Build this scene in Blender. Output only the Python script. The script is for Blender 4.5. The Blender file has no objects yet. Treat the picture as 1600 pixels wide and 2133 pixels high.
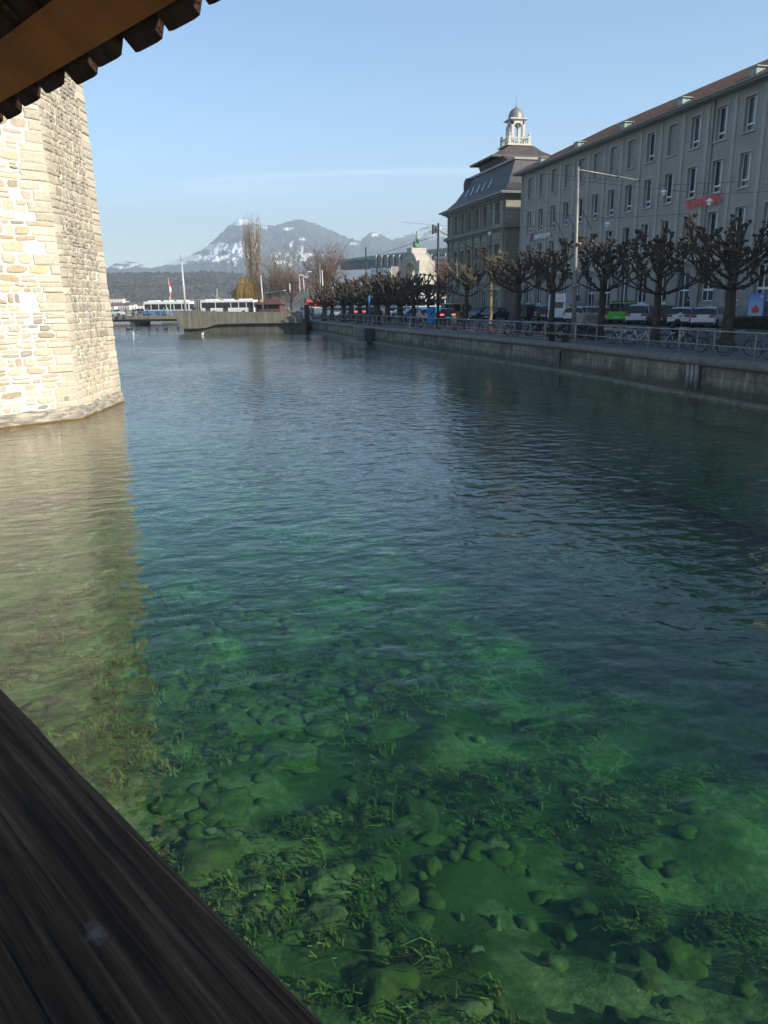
import bpy, math, random
from mathutils import Vector, Matrix, noise
R = math.radians
random.seed(7)
C = bpy.context.scene.collection
scene = bpy.context.scene

# ------------------------------------------------------------------ camera
FPX, IW, IH, EYE = 1600.0, 1600.0, 2133.0, 3.9      # focal length in photo pixels, eye height over the water
ROLL, YAW = 0.012, R(13.4)
PITCH = math.atan((IH / 2 - 631) / FPX)
_f0 = Vector((math.sin(YAW), math.cos(YAW), 0)); _r = Vector((math.cos(YAW), -math.sin(YAW), 0)); _u = Vector((0, 0, 1))
_f = _f0 * math.cos(PITCH) - _u * math.sin(PITCH); _up = _f0 * math.sin(PITCH) + _u * math.cos(PITCH)
_rr = _r * math.cos(ROLL) - _up * math.sin(ROLL); _uu = _r * math.sin(ROLL) + _up * math.cos(ROLL)
EYEP = Vector((0, 0, EYE))
cd = bpy.data.cameras.new('camera'); cam = bpy.data.objects.new('camera', cd); C.objects.link(cam)
cd.sensor_fit = 'HORIZONTAL'; cd.sensor_width = 36; cd.lens = 36 * FPX / IW
cd.clip_start = 0.05; cd.clip_end = 20000
m = Matrix((_rr, _uu, -_f)).transposed().to_4x4(); m.translation = EYEP
cam.matrix_world = m
scene.camera = cam

# ------------------------------------------------------------------ light
SUN_EL, SUN_H = R(27), Vector((.68, -.73))           # horizontal direction towards the sun
SUN_H.normalize()
w = bpy.data.worlds.new('World'); scene.world = w; w.use_nodes = True
nt = w.node_tree; nt.nodes.clear()
out = nt.nodes.new('ShaderNodeOutputWorld'); bg = nt.nodes.new('ShaderNodeBackground'); bg.inputs[1].default_value = 0.125
sky = nt.nodes.new('ShaderNodeTexSky'); sky.sky_type = 'NISHITA'; sky.sun_disc = False
sky.sun_elevation = SUN_EL; sky.sun_rotation = math.atan2(SUN_H.x, SUN_H.y); sky.air_density = 1.0; sky.dust_density = 0.6; sky.ozone_density = 1.6
nt.links.new(bg.outputs[0], out.inputs[0])
# thin high cirrus and a contrail, in the sky itself
geo = nt.nodes.new('ShaderNodeTexCoord')
sep = nt.nodes.new('ShaderNodeSeparateXYZ'); nt.links.new(geo.outputs['Generated'], sep.inputs[0])
def wmath(op, a, b=None, c=None, clamp=False):
    n = nt.nodes.new('ShaderNodeMath'); n.operation = op; n.use_clamp = clamp
    for i, v in enumerate((a, b, c)):
        if v is None: continue
        if isinstance(v, (int, float)): n.inputs[i].default_value = v
        else: nt.links.new(v, n.inputs[i])
    return n.outputs[0]
el = wmath('ARCSINE', sep.outputs[2]); az = wmath('ARCTAN2', sep.outputs[0], sep.outputs[1])
comb = nt.nodes.new('ShaderNodeCombineXYZ')
nt.links.new(wmath('MULTIPLY', az, 5.0), comb.inputs[0]); nt.links.new(wmath('MULTIPLY', el, 60.0), comb.inputs[1])
nz = nt.nodes.new('ShaderNodeTexNoise'); nz.inputs['Scale'].default_value = 1.0; nz.inputs['Detail'].default_value = 6; nz.inputs['Distortion'].default_value = .6
nt.links.new(comb.outputs[0], nz.inputs['Vector'])
# contrail: gentle arc, elevation as a function of azimuth
azd = wmath('SUBTRACT', az, R(13.4 + 2.0))
line = wmath('ADD', R(8.65), wmath('MULTIPLY', wmath('MULTIPLY', azd, azd), -0.16))
dist = wmath('ABSOLUTE', wmath('SUBTRACT', el, line))
band = wmath('SUBTRACT', 1.0, wmath('DIVIDE', dist, wmath('ADD', 0.002, wmath('MULTIPLY', nz.outputs[0], 0.006))), clamp=True)
endl = wmath('SUBTRACT', 1.0, wmath('DIVIDE', wmath('ABSOLUTE', wmath('ADD', azd, R(3.5))), R(15.0)), clamp=True)
m1 = wmath('MULTIPLY', wmath('MULTIPLY', band, wmath('POWER', endl, .6)), 0.34)
lowm = wmath('SUBTRACT', 1.0, wmath('DIVIDE', wmath('ABSOLUTE', wmath('SUBTRACT', el, R(7.3))), R(2.2)), clamp=True)
m2 = wmath('MULTIPLY', wmath('MULTIPLY', wmath('MULTIPLY', wmath('SUBTRACT', nz.outputs[0], .5), 3.0, clamp=True), lowm), .35)
mk = wmath('ADD', m1, m2, clamp=True)
mx = nt.nodes.new('ShaderNodeMixRGB'); nt.links.new(mk, mx.inputs[0]); nt.links.new(sky.outputs[0], mx.inputs[1]); mx.inputs[2].default_value = (7.2, 7.6, 8.4, 1)
tint = nt.nodes.new('ShaderNodeMixRGB'); tint.blend_type = 'MULTIPLY'; tint.inputs[0].default_value = 1; nt.links.new(mx.outputs[0], tint.inputs[1]); gr = nt.nodes.new('ShaderNodeValToRGB'); nt.links.new(wmath('DIVIDE', el, R(60), clamp=True), gr.inputs[0])       # clear winter sky: milky at the horizon, deeper blue above
ge = gr.color_ramp.elements; ge[0].position = 0; ge[0].color = (1.16, 1.13, 1.16, 1); ge[1].position = .52; ge[1].color = (.50, .70, .80, 1); e_ = ge.new(.2); e_.color = (.79, .94, 1.05, 1)
nt.links.new(gr.outputs[0], tint.inputs[2]); nt.links.new(tint.outputs[0], bg.inputs[0])

sd = bpy.data.lights.new('sun', 'SUN'); sd.energy = 5.0; sd.angle = R(.5); sd.color = (1, .91, .76)
sun = bpy.data.objects.new('sun', sd); C.objects.link(sun); sun.location = (30, -30, 60)
SUND = Vector((SUN_H.x * math.cos(SUN_EL), SUN_H.y * math.cos(SUN_EL), math.sin(SUN_EL)))
sun.rotation_euler = SUND.to_track_quat('Z', 'Y').to_euler()
scene.view_settings.view_transform = 'Standard'; scene.view_settings.look = 'None'
scene.view_settings.exposure = 0.82; scene.view_settings.gamma = 1.0
scene.cycles.transparent_max_bounces = 12; scene.cycles.max_bounces = 8
scene.cycles.volume_bounces = 0

# ------------------------------------------------------------------ where things of the photograph stand
def ray(x, y): return _f * FPX + _rr * (x - IW / 2) - _uu * (y - IH / 2)
def on_z(x, y, z):
    d = ray(x, y); return EYEP + d * ((z - EYE) / d.z)
def on_x(x, y, X):
    d = ray(x, y); return EYEP + d * (X / d.x)
def on_y(x, y, Y):
    d = ray(x, y); return EYEP + d * (Y / d.y)
def at_d(x, y, D):
    d = ray(x, y); return EYEP + d * (D / d.dot(_f0))

# ------------------------------------------------------------------ mesh helpers
class MB:
    def __init__(s): s.v = []; s.f = []; s.mi = []; s.col = []; s.cur = 0; s.cc = None; s.uv = None; s.sm = []
    def add(s, vs, fs, mi=None, smooth=False):
        b = len(s.v); s.v += [tuple(v) for v in vs]
        for f in fs:
            s.f.append(tuple(b + i for i in f)); s.mi.append(s.cur if mi is None else mi); s.sm.append(smooth)
        s.col += [s.cc] * len(vs)
        return b
    def quad(s, a, b, c, d, mi=None): s.add((a, b, c, d), ((0, 1, 2, 3),), mi)
    def box(s, lo, hi, M=None, mi=None, bev=0.0):
        x0, y0, z0 = lo; x1, y1, z1 = hi
        if bev > 0:
            b = min(bev, (x1 - x0) * .45, (y1 - y0) * .45, (z1 - z0) * .45)
            vs = []; idx = {}
            for sx in (0, 1):
                for sy in (0, 1):
                    for sz in (0, 1):
                        X, Y, Z = (x0, x1)[sx], (y0, y1)[sy], (z0, z1)[sz]
                        dx, dy, dz = (b, -b)[sx], (b, -b)[sy], (b, -b)[sz]
                        idx[(sx, sy, sz, 'x')] = len(vs); vs.append(Vector((X, Y + dy, Z + dz)))
                        idx[(sx, sy, sz, 'y')] = len(vs); vs.append(Vector((X + dx, Y, Z + dz)))
                        idx[(sx, sy, sz, 'z')] = len(vs); vs.append(Vector((X + dx, Y + dy, Z)))
            fs = []
            c = ((0, 0), (1, 0), (1, 1), (0, 1))
            for k in (0, 1):
                fs.append([idx[(k, p, q, 'x')] for p, q in c]); fs.append([idx[(p, k, q, 'y')] for p, q in c]); fs.append([idx[(p, q, k, 'z')] for p, q in c])
            for p in (0, 1):
                for q in (0, 1):
                    fs.append([idx[(p, q, 0, 'x')], idx[(p, q, 1, 'x')], idx[(p, q, 1, 'y')], idx[(p, q, 0, 'y')]])
                    fs.append([idx[(p, 0, q, 'x')], idx[(p, 1, q, 'x')], idx[(p, 1, q, 'z')], idx[(p, 0, q, 'z')]])
                    fs.append([idx[(0, p, q, 'y')], idx[(1, p, q, 'y')], idx[(1, p, q, 'z')], idx[(0, p, q, 'z')]])
                    for r_ in (0, 1): fs.append([idx[(p, q, r_, a)] for a in 'xyz'])
        else:
            vs = [Vector((x, y, z)) for x in (x0, x1) for y in (y0, y1) for z in (z0, z1)]
            fs = [(0, 1, 3, 2), (4, 6, 7, 5), (0, 4, 5, 1), (2, 3, 7, 6), (0, 2, 6, 4), (1, 5, 7, 3)]
        if M is not None: vs = [M @ v for v in vs]
        s.add(vs, fs, mi)
    def tube(s, pts, rad, n=6, mi=None, caps=True, smooth=True):
        pts = [Vector(p) for p in pts]
        if isinstance(rad, (int, float)): rad = [rad] * len(pts)
        vs = []; prev = None
        for i, p in enumerate(pts):
            d = (pts[min(i + 1, len(pts) - 1)] - pts[max(i - 1, 0)])
            if d.length < 1e-9: d = Vector((0, 0, 1))
            d.normalize()
            if prev is None:
                a = Vector((1, 0, 0)) if abs(d.x) < .8 else Vector((0, 1, 0))
                u = d.cross(a).normalized()
            else:
                u = prev - d * prev.dot(d)
                u = u.normalized() if u.length > 1e-6 else d.orthogonal().normalized()
            prev = u; v = d.cross(u)
            for k in range(n):
                a = 2 * math.pi * k / n
                vs.append(p + (u * math.cos(a) + v * math.sin(a)) * rad[i])
        fs = []
        for i in range(len(pts) - 1):
            for k in range(n):
                fs.append((i * n + k, i * n + (k + 1) % n, (i + 1) * n + (k + 1) % n, (i + 1) * n + k))
        if caps:
            fs.append(tuple(range(n))[::-1]); fs.append(tuple((len(pts) - 1) * n + k for k in range(n)))
        s.add(vs, fs, mi, smooth)
    def lathe(s, prof, n=16, M=None, mi=None, smooth=True, a0=0.0, a1=2 * math.pi):
        full = abs(a1 - a0 - 2 * math.pi) < 1e-6; cnt = n if full else n + 1
        vs = []
        for r_, z in prof:
            for k in range(cnt):
                a = a0 + (a1 - a0) * k / n; vs.append(Vector((r_ * math.cos(a), r_ * math.sin(a), z)))
        fs = []
        for i in range(len(prof) - 1):
            for k in range(n):
                k2 = (k + 1) % cnt
                fs.append((i * cnt + k, i * cnt + k2, (i + 1) * cnt + k2, (i + 1) * cnt + k))
        if M is not None: vs = [M @ v for v in vs]
        s.add(vs, fs, mi, smooth)
    def prism(s, poly, z0, z1, M=None, mi=None):            # poly in xy, extruded in z
        n = len(poly); vs = [Vector((x, y, z0)) for x, y in poly] + [Vector((x, y, z1)) for x, y in poly]
        fs = [tuple(range(n))[::-1], tuple(range(n, 2 * n))] + [(k, (k + 1) % n, n + (k + 1) % n, n + k) for k in range(n)]
        if M is not None: vs = [M @ v for v in vs]
        s.add(vs, fs, mi)
    def torus(s, c, axis, R1, r, n=20, k=6, mi=None):
        c = Vector(c); axis = Vector(axis).normalized(); u = axis.orthogonal().normalized(); v = axis.cross(u)
        vs = []; fs = []
        for i in range(n):
            a = 2 * math.pi * i / n; e = u * math.cos(a) + v * math.sin(a)
            for j in range(k):
                b = 2 * math.pi * j / k; vs.append(c + e * (R1 + r * math.cos(b)) + axis * (r * math.sin(b)))
        for i in range(n):
            for j in range(k):
                fs.append((i * k + j, i * k + (j + 1) % k, ((i + 1) % n) * k + (j + 1) % k, ((i + 1) % n) * k + j))
        s.add(vs, fs, mi, True)
    def blob(s, c, r, seed=0, amp=.3, sub=1, sq=(1, 1, 1), mi=None):
        vs, fs = ICO[sub]; c = Vector(c); o = Vector((seed * 3.1, seed * 1.7, seed * .9))
        s.add([c + Vector((v.x * sq[0], v.y * sq[1], v.z * sq[2])) * (r * (1 + amp * noise.noise(v * 1.6 + o) * 2)) for v in vs], fs, mi, True)
    def build(s, name, mats, parent=None, loc=None, shade=None):
        me = bpy.data.meshes.new(name)
        me.from_pydata(s.v, [], s.f)
        if not isinstance(mats, (list, tuple)): mats = [mats]
        for mm in mats: me.materials.append(mm)
        if len(mats) > 1: me.polygons.foreach_set('material_index', s.mi)
        me.polygons.foreach_set('use_smooth', s.sm)
        if any(c is not None for c in s.col):
            at = me.color_attributes.new('tone', 'FLOAT_COLOR', 'POINT')
            flat = []
            for c in s.col: flat += list(c if c is not None else (.5, .5, .5)) + [1.0]
            at.data.foreach_set('color', flat)
        me.update()
        o = bpy.data.objects.new(name, me); C.objects.link(o)
        if parent is not None: o.parent = parent
        if loc is not None: o.location = loc
        return o
def _ico():
    t = (1 + 5 ** .5) / 2
    v = [Vector(p).normalized() for p in ((-1, t, 0), (1, t, 0), (-1, -t, 0), (1, -t, 0), (0, -1, t), (0, 1, t), (0, -1, -t), (0, 1, -t), (t, 0, -1), (t, 0, 1), (-t, 0, -1), (-t, 0, 1))]
    f = [(0, 11, 5), (0, 5, 1), (0, 1, 7), (0, 7, 10), (0, 10, 11), (1, 5, 9), (5, 11, 4), (11, 10, 2), (10, 7, 6), (7, 1, 8), (3, 9, 4), (3, 4, 2), (3, 2, 6), (3, 6, 8), (3, 8, 9), (4, 9, 5), (2, 4, 11), (6, 2, 10), (8, 6, 7), (9, 8, 1)]
    res = [(list(v), list(f))]
    for _ in range(3):
        v = list(v); nf = []; c = {}
        def mid(a, b):
            k = (min(a, b), max(a, b))
            if k not in c: c[k] = len(v); v.append(((v[a] + v[b]) / 2).normalized())
            return c[k]
        for a, b, d in f:
            x, y, z = mid(a, b), mid(b, d), mid(d, a); nf += [(a, x, z), (b, y, x), (d, z, y), (x, y, z)]
        f = nf; res.append((list(v), list(f)))
    return res
ICO = _ico()
def tag(o, label=None, cat=None, group=None, kind=None):
    if label: o['label'] = label
    if cat: o['category'] = cat
    if group: o['group'] = group
    if kind: o['kind'] = kind
    return o
def thing(name, label, cat, loc=(0, 0, 0), rz=0.0, group=None):
    o = bpy.data.objects.new(name, None); C.objects.link(o); o.empty_display_size = .3
    o.location = loc; o.rotation_euler = (0, 0, rz)
    return tag(o, label, cat, group)
KIDS = {}
def kids(o): return [c for c in bpy.data.objects if c.parent is o]
def copy_tree(o, label=None, loc=None, rz=None, scale=None, mats=None):
    def cp(src, par):
        c = src.copy(); C.objects.link(c)
        if par is not None: c.parent = par
        for ch in kids(src): cp(ch, c)
        return c
    r_ = cp(o, None)
    if label: r_['label'] = label
    if loc is not None: r_.location = loc
    if rz is not None: r_.rotation_euler = (0, 0, rz)
    if scale is not None: r_.scale = scale if hasattr(scale, '__len__') else (scale,) * 3
    return r_
def recolor(root, partname, m_, slot=0):
    for c in kids(root):
        if c.name.split('.')[0] == partname:
            c.material_slots[slot].link = 'OBJECT'; c.material_slots[slot].material = m_
        recolor(c, partname, m_, slot)

# ------------------------------------------------------------------ materials
class NT:
    def __init__(s, name):
        s.m = bpy.data.materials.new(name); s.m.use_nodes = True; s.t = s.m.node_tree; s.t.nodes.clear()
        s.o = s.t.nodes.new('ShaderNodeOutputMaterial')
    def n(s, typ, **kw):
        nd = s.t.nodes.new('ShaderNode' + typ)
        for k, v in kw.items(): setattr(nd, k, v)
        return nd
    def l(s, a, b): s.t.links.new(a, b)
    def setin(s, nd, k, v):
        if v is None: return
        if isinstance(v, bpy.types.NodeSocket): s.l(v, nd.inputs[k])
        elif isinstance(v, (tuple, list)) and len(v) == 3 and nd.inputs[k].type == 'RGBA': nd.inputs[k].default_value = (*v, 1)
        else: nd.inputs[k].default_value = v
    def math(s, op, a, b=None, clamp=False):
        nd = s.n('Math', operation=op, use_clamp=clamp); s.setin(nd, 0, a); s.setin(nd, 1, b); return nd.outputs[0]
    def obj(s): return s.n('TexCoord').outputs['Object']
    def pos(s): return s.n('NewGeometry').outputs['Position']
    def map(s, v, scale=(1, 1, 1), rot=(0, 0, 0), loc=(0, 0, 0)):
        nd = s.n('Mapping'); s.l(v, nd.inputs[0]); nd.inputs['Scale'].default_value = scale; nd.inputs['Rotation'].default_value = rot; nd.inputs['Location'].default_value = loc
        return nd.outputs[0]
    def noise(s, v, scale, detail=4, rough=.55, dist=0.0, out=0):
        nd = s.n('TexNoise'); s.l(v, nd.inputs['Vector']); nd.inputs['Scale'].default_value = scale; nd.inputs['Detail'].default_value = detail
        nd.inputs['Roughness'].default_value = rough; nd.inputs['Distortion'].default_value = dist; return nd.outputs[out]
    def voro(s, v, scale, feature='F1', out=0, rnd=1.0):
        nd = s.n('TexVoronoi', feature=feature); s.l(v, nd.inputs['Vector']); nd.inputs['Scale'].default_value = scale; nd.inputs['Randomness'].default_value = rnd; return nd.outputs[out]
    def ramp(s, f, stops, interp='LINEAR'):
        nd = s.n('ValToRGB'); s.setin(nd, 0, f); e = nd.color_ramp; e.interpolation = interp
        while len(e.elements) < len(stops): e.elements.new(.5)
        for i, (p, c) in enumerate(stops):
            e.elements[i].position = p; e.elements[i].color = (*c, 1) if len(c) == 3 else c
        return nd.outputs[0]
    def mix(s, f, a, b, mode='MIX'):
        nd = s.n('MixRGB', blend_type=mode); s.setin(nd, 0, f); s.setin(nd, 1, a); s.setin(nd, 2, b); return nd.outputs[0]
    def range(s, f, a, b, c=0.0, d=1.0):
        nd = s.n('MapRange'); s.setin(nd, 0, f); nd.inputs[1].default_value = a; nd.inputs[2].default_value = b; nd.inputs[3].default_value = c; nd.inputs[4].default_value = d
        return nd.outputs[0]
    def bump(s, h, strength=.3, dist=.02, normal=None):
        nd = s.n('Bump'); s.l(h, nd.inputs['Height']); nd.inputs['Strength'].default_value = strength; nd.inputs['Distance'].default_value = dist
        if normal: s.l(normal, nd.inputs['Normal'])
        return nd.outputs[0]
    def pbr(s, color, rough=.7, metal=0.0, normal=None, spec=None, emit=None, estr=0.0):
        nd = s.n('BsdfPrincipled'); s.setin(nd, 'Base Color', color); s.setin(nd, 'Roughness', rough); s.setin(nd, 'Metallic', metal)
        if normal: s.l(normal, nd.inputs['Normal'])
        if spec is not None: nd.inputs['Specular IOR Level'].default_value = spec
        if emit: s.setin(nd, 'Emission Color', emit); nd.inputs['Emission Strength'].default_value = estr
        s.l(nd.outputs[0], s.o.inputs[0]); return s.m
def simple(name, col, rough=.6, metal=0.0, var=.18, scale=6.0, bump=0.0, spec=None):
    t = NT(name); v = t.obj(); n1 = t.noise(v, scale, 5)
    c = t.mix(t.range(n1, .3, .7), tuple(x * (1 - var) for x in col), tuple(min(1, x * (1 + var)) for x in col))
    nb = t.bump(t.noise(v, scale * 8, 3), bump, .01) if bump else None
    return t.pbr(c, rough, metal, nb, spec)
def emis(name, col, e):
    t = NT(name); return t.pbr(col, .4, emit=col, estr=e)

M = {}
M['stone_mortar'] = (lambda t: t.pbr(t.mix(t.noise(t.obj(), 5, 6), (.62, .57, .46), (.78, .74, .64)), .95, 0, t.bump(t.noise(t.obj(), 40, 4), .5, .01)))(NT('lime_mortar'))
def _rubble():
    t = NT('rubble_stone'); a = t.n('Attribute', attribute_name='tone').outputs[0]; v = t.obj()
    n1 = t.noise(v, 14, 6, .6); n2 = t.noise(v, 3.0, 4)
    c = t.mix(t.range(n1, .3, .75), t.mix(1.0, a, (.66, .64, .6), 'MULTIPLY'), a)
    c = t.mix(t.range(n2, .55, .8, 0, .35), c, (.22, .2, .16))
    sx = t.n('SeparateXYZ'); t.l(v, sx.inputs[0]); an = t.math('ARCTAN2', sx.outputs[1], sx.outputs[0])      # lichen and soot on the weather side of the tower
    side = t.math('MULTIPLY', t.range(t.math('ABSOLUTE', t.math('SUBTRACT', an, R(-14))), R(12), R(20), 1, 0), t.range(sx.outputs[2], 1.5, 3.4, 0, 1))
    st = t.noise(t.map(v, (1, 1, .35)), 9, 5, .75, .6)
    c = t.mix(t.math('MULTIPLY', side, t.range(st, .42, .62, .0, .7)), c, (.15, .14, .12))
    return t.pbr(c, .92, 0, t.bump(t.noise(v, 30, 5), .6, .015))
M['rubble'] = _rubble()
def _plinth():
    t = NT('weathered_plinth_stone'); v = t.obj(); n1 = t.noise(t.map(v, (1, 1, 5)), 2.2, 7, .65, .5); z = t.n('SeparateXYZ'); t.l(t.pos(), z.inputs[0])
    c = t.ramp(n1, ((.3, (.11, .10, .085)), (.48, (.25, .23, .19)), (.62, (.42, .38, .3)), (.8, (.6, .56, .47))))
    wet = t.range(t.math('ADD', z.outputs[2], t.math('MULTIPLY', n1, .04)), .05, .085, 1, 0)
    c = t.mix(wet, c, (.13, .075, .02))
    return t.pbr(c, .85, 0, t.bump(t.noise(v, 9, 8), .8, .05))
M['plinth'] = _plinth()
def _quay():
    t = NT('quay_masonry'); p = t.pos()
    uv = t.n('Mapping'); sp = t.n('SeparateXYZ'); t.l(p, sp.inputs[0]); cb = t.n('CombineXYZ'); t.l(sp.outputs[1], cb.inputs[0]); t.l(sp.outputs[2], cb.inputs[1])
    br = t.n('TexBrick'); t.l(cb.outputs[0], br.inputs['Vector']); br.inputs['Scale'].default_value = 1; br.inputs['Brick Width'].default_value = 1.15; br.inputs['Row Height'].default_value = .42
    br.inputs['Mortar Size'].default_value = .012; br.inputs['Color1'].default_value = (.12, .108, .09, 1); br.inputs['Color2'].default_value = (.20, .182, .15, 1); br.inputs['Mortar'].default_value = (.05, .045, .04, 1)
    st = t.noise(t.map(p, (1, 3.0, .35)), 1.6, 5, .6)       # vertical run-off stains
    c = t.mix(t.range(st, .5, .72, 0, .8), br.outputs[0], (.33, .30, .25))
    c = t.mix(t.range(t.noise(p, .6, 6, .65), .46, .62, 0, .85), c, (.035, .04, .025))
    hz = t.math('ADD', sp.outputs[2], t.math('MULTIPLY', t.noise(t.map(p, (1, .8, 1)), 1, 5), .8))
    c = t.mix(t.range(hz, .75, 1.1, .85, 0), c, (.045, .05, .03))
    c = t.mix(t.range(sp.outputs[2], .06, .13, 1, 0), c, (.30, .28, .22))
    return t.pbr(c, .85, 0, t.bump(t.math('ADD', t.noise(p, 5, 6), br.outputs['Fac']), .6, .03))
M['quay'] = _quay()
M['coping'] = simple('coping_stone', (.12, .115, .105), .75, var=.3, scale=3, bump=.4)
M['ledge'] = simple('ledge_concrete', (.17, .16, .13), .8, var=.45, scale=2.5, bump=.4)
def _asph(name, col, wl=None):
    t = NT(name); p = t.pos(); c = t.mix(t.noise(p, 1.2, 6), tuple(x * .75 for x in col), tuple(x * 1.25 for x in col))
    c = t.mix(t.range(t.noise(p, 60, 2), .35, .65, 0, .5), c, tuple(x * 1.5 for x in col))
    return t.pbr(c, .85, 0, t.bump(t.noise(p, 90, 2), .3, .004))
M['asphalt'] = _asph('asphalt', (.055, .055, .058)); M['pavement'] = _asph('promenade_asphalt', (.075, .075, .08)); M['red_lane'] = _asph('red_cycle_lane_paint', (.25, .055, .05)); M['gravel'] = _asph('pale_gravel', (.24, .22, .18))
M['white_line'] = simple('road_marking_paint', (.6, .6, .58), .7, var=.2, scale=5)
def _concrete(name, a, b, z=True):
    t = NT(name); p = t.pos(); st = t.noise(t.map(p, (1.2, 1.2, .12)), 2.2, 5, .6); n2 = t.noise(p, .8, 6)
    c = t.mix(t.range(st, .35, .68), a, b); c = t.mix(t.range(n2, .5, .8, 0, .5), c, tuple(x * .5 for x in a))
    return t.pbr(c, .85, 0, t.bump(t.noise(p, 8, 5), .3, .02))
M['concrete'] = _concrete('board_marked_concrete', (.11, .10, .078), (.20, .18, .145)); M['concrete_dark'] = _concrete('dark_concrete', (.045, .045, .038), (.10, .095, .08))  # darker tone of the same concrete, for abutment base and bridge deck
def _render(name, a, b, sc=.6):
    t = NT(name); p = t.pos(); n1 = t.noise(p, sc, 6, .6); n2 = t.noise(t.map(p, (1, 1, .25)), 2.5, 5)
    c = t.mix(t.range(n1, .35, .65), a, b); c = t.mix(t.range(n2, .45, .75, 0, .3), c, tuple(x * .6 for x in a))
    return t.pbr(c, .9, 0, t.bump(t.noise(p, 25, 4), .25, .01))
M['bank_wall'] = _render('grey_beige_render', (.275, .258, .23), (.325, .305, .272)); M['bank_trim'] = _render('pale_stone_trim', (.34, .315, .275), (.40, .37, .325)); M['bank_base'] = _render('grey_base_stone', (.23, .225, .21), (.29, .28, .26))
def _ashlar():
    t = NT('ashlar_sandstone'); p = t.pos(); sp = t.n('SeparateXYZ'); t.l(p, sp.inputs[0]); cb = t.n('CombineXYZ'); t.l(t.math('ADD', sp.outputs[0], sp.outputs[1]), cb.inputs[0]); t.l(sp.outputs[2], cb.inputs[1])
    br = t.n('TexBrick'); t.l(cb.outputs[0], br.inputs['Vector']); br.inputs['Scale'].default_value = 1; br.inputs['Brick Width'].default_value = 1.3; br.inputs['Row Height'].default_value = .5
    br.inputs['Mortar Size'].default_value = .02; br.inputs['Color1'].default_value = (.26, .245, .19, 1); br.inputs['Color2'].default_value = (.30, .28, .215, 1); br.inputs['Mortar'].default_value = (.13, .12, .1, 1)
    c = t.mix(t.range(t.noise(p, .9, 5), .4, .7, 0, .4), br.outputs[0], (.15, .15, .13))
    return t.pbr(c, .9, 0, t.bump(br.outputs['Fac'], .5, .02))
M['ashlar'] = _ashlar(); M['ashlar_trim'] = _render('dark_sandstone_trim', (.17, .165, .135), (.23, .22, .18))
def _tiles(name, a, b, c_, ax):
    t = NT(name); v = t.pos(); br = t.noise(v, 2.5, 5); w_ = t.n('TexWave', wave_type='BANDS', bands_direction=ax); t.l(v, w_.inputs[0]); w_.inputs['Scale'].default_value = 1.5; w_.inputs['Distortion'].default_value = .4
    c = t.ramp(br, ((.3, a), (.5, b), (.72, c_))); c = t.mix(t.range(w_.outputs[1], 0, .5, .55, 0), c, tuple(x * .25 for x in a))
    return t.pbr(c, .85, 0, t.bump(w_.outputs[1], .8, .06))
M['red_tiles'] = _tiles('red_clay_roof_tiles', (.035, .02, .016), (.06, .031, .024), (.09, .05, .038), 'Y')
M['slate'] = simple('dark_slate_roof', (.035, .033, .036), .55, var=.35, scale=1.5, bump=.3)
M['slate_brown'] = simple('brown_slate_roof', (.075, .06, .052), .6, var=.3, scale=1.2, bump=.3)
M['zinc'] = simple('grey_zinc_sheet', (.22, .21, .19), .5, .3, var=.2)
M['copper'] = simple('green_copper_patina', (.22, .31, .26), .6, var=.2, scale=1)
M['bronze_green'] = simple('verdigris_bronze', (.10, .22, .16), .6, var=.35, scale=2)
M['white_stone'] = simple('pale_limestone', (.40, .37, .31), .85, var=.15, scale=1.5, bump=.2)
M['lantern_stone'] = simple('lantern_white_stone', (.50, .47, .42), .8, var=.2, scale=2)
def _glass(name, col=(.012, .016, .022), r=.04):
    t = NT(name); v = t.obj(); return t.pbr(t.mix(t.noise(v, .7, 2), col, tuple(x * 2.2 for x in col)), r, 0, t.bump(t.noise(v, .8, 2), .05, .02), .6)
M['glass'] = _glass('window_glass'); M['glass_b'] = _glass('window_glass_with_grey_room', (.035, .042, .05)); M['glass_c'] = _glass('window_glass_with_pale_curtain', (.055, .055, .052)); M['car_glass'] = _glass('car_window_glass', (.008, .01, .012)); M['sky_glass'] = _glass('roof_window_glass', (.05, .07, .1), .02)
M['white_frame'] = simple('white_window_frame', (.72, .72, .72), .5, var=.05)
M['blind'] = simple('closed_grey_blind', (.27, .265, .255), .7, var=.08)
M['steel'] = simple('galvanised_steel', (.22, .22, .22), .55, .35, var=.25, scale=3)
M['rail_steel'] = simple('painted_grey_railing_steel', (.24, .235, .22), .6, .2, var=.3, scale=4)
M['pole_pale'] = simple('pale_galvanised_pole', (.50, .49, .46), .5, .2, var=.12)
M['dark_metal'] = simple('dark_painted_metal', (.03, .03, .032), .5, .2, var=.2)
M['black'] = simple('black_rubber', (.012, .012, .013), .8, var=.3); M['chrome'] = simple('bright_chrome', (.6, .6, .6), .2, 1)
M['bark'] = (lambda t: t.pbr(t.ramp(t.noise(t.map(t.obj(), (1, 1, .4)), 4, 6, .65), ((.3, (.022, .018, .014)), (.55, (.05, .042, .03)), (.75, (.085, .078, .05)))), .95, 0, t.bump(t.noise(t.map(t.obj(), (1, 1, .35)), 12, 5), .8, .03)))(NT('plane_tree_bark'))
M['bark_pale'] = (lambda t: t.pbr(t.ramp(t.noise(t.map(t.obj(), (1, 1, .4)), 5, 5), ((.3, (.13, .10, .05)), (.6, (.26, .20, .10)), (.8, (.32, .27, .15)))), .9, 0, t.bump(t.noise(t.obj(), 14, 4), .5, .02)))(NT('pale_young_bark'))
M['knob'] = simple('pollard_knob_bark', (.075, .055, .038), .95, var=.45, scale=6, bump=.8)
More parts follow.
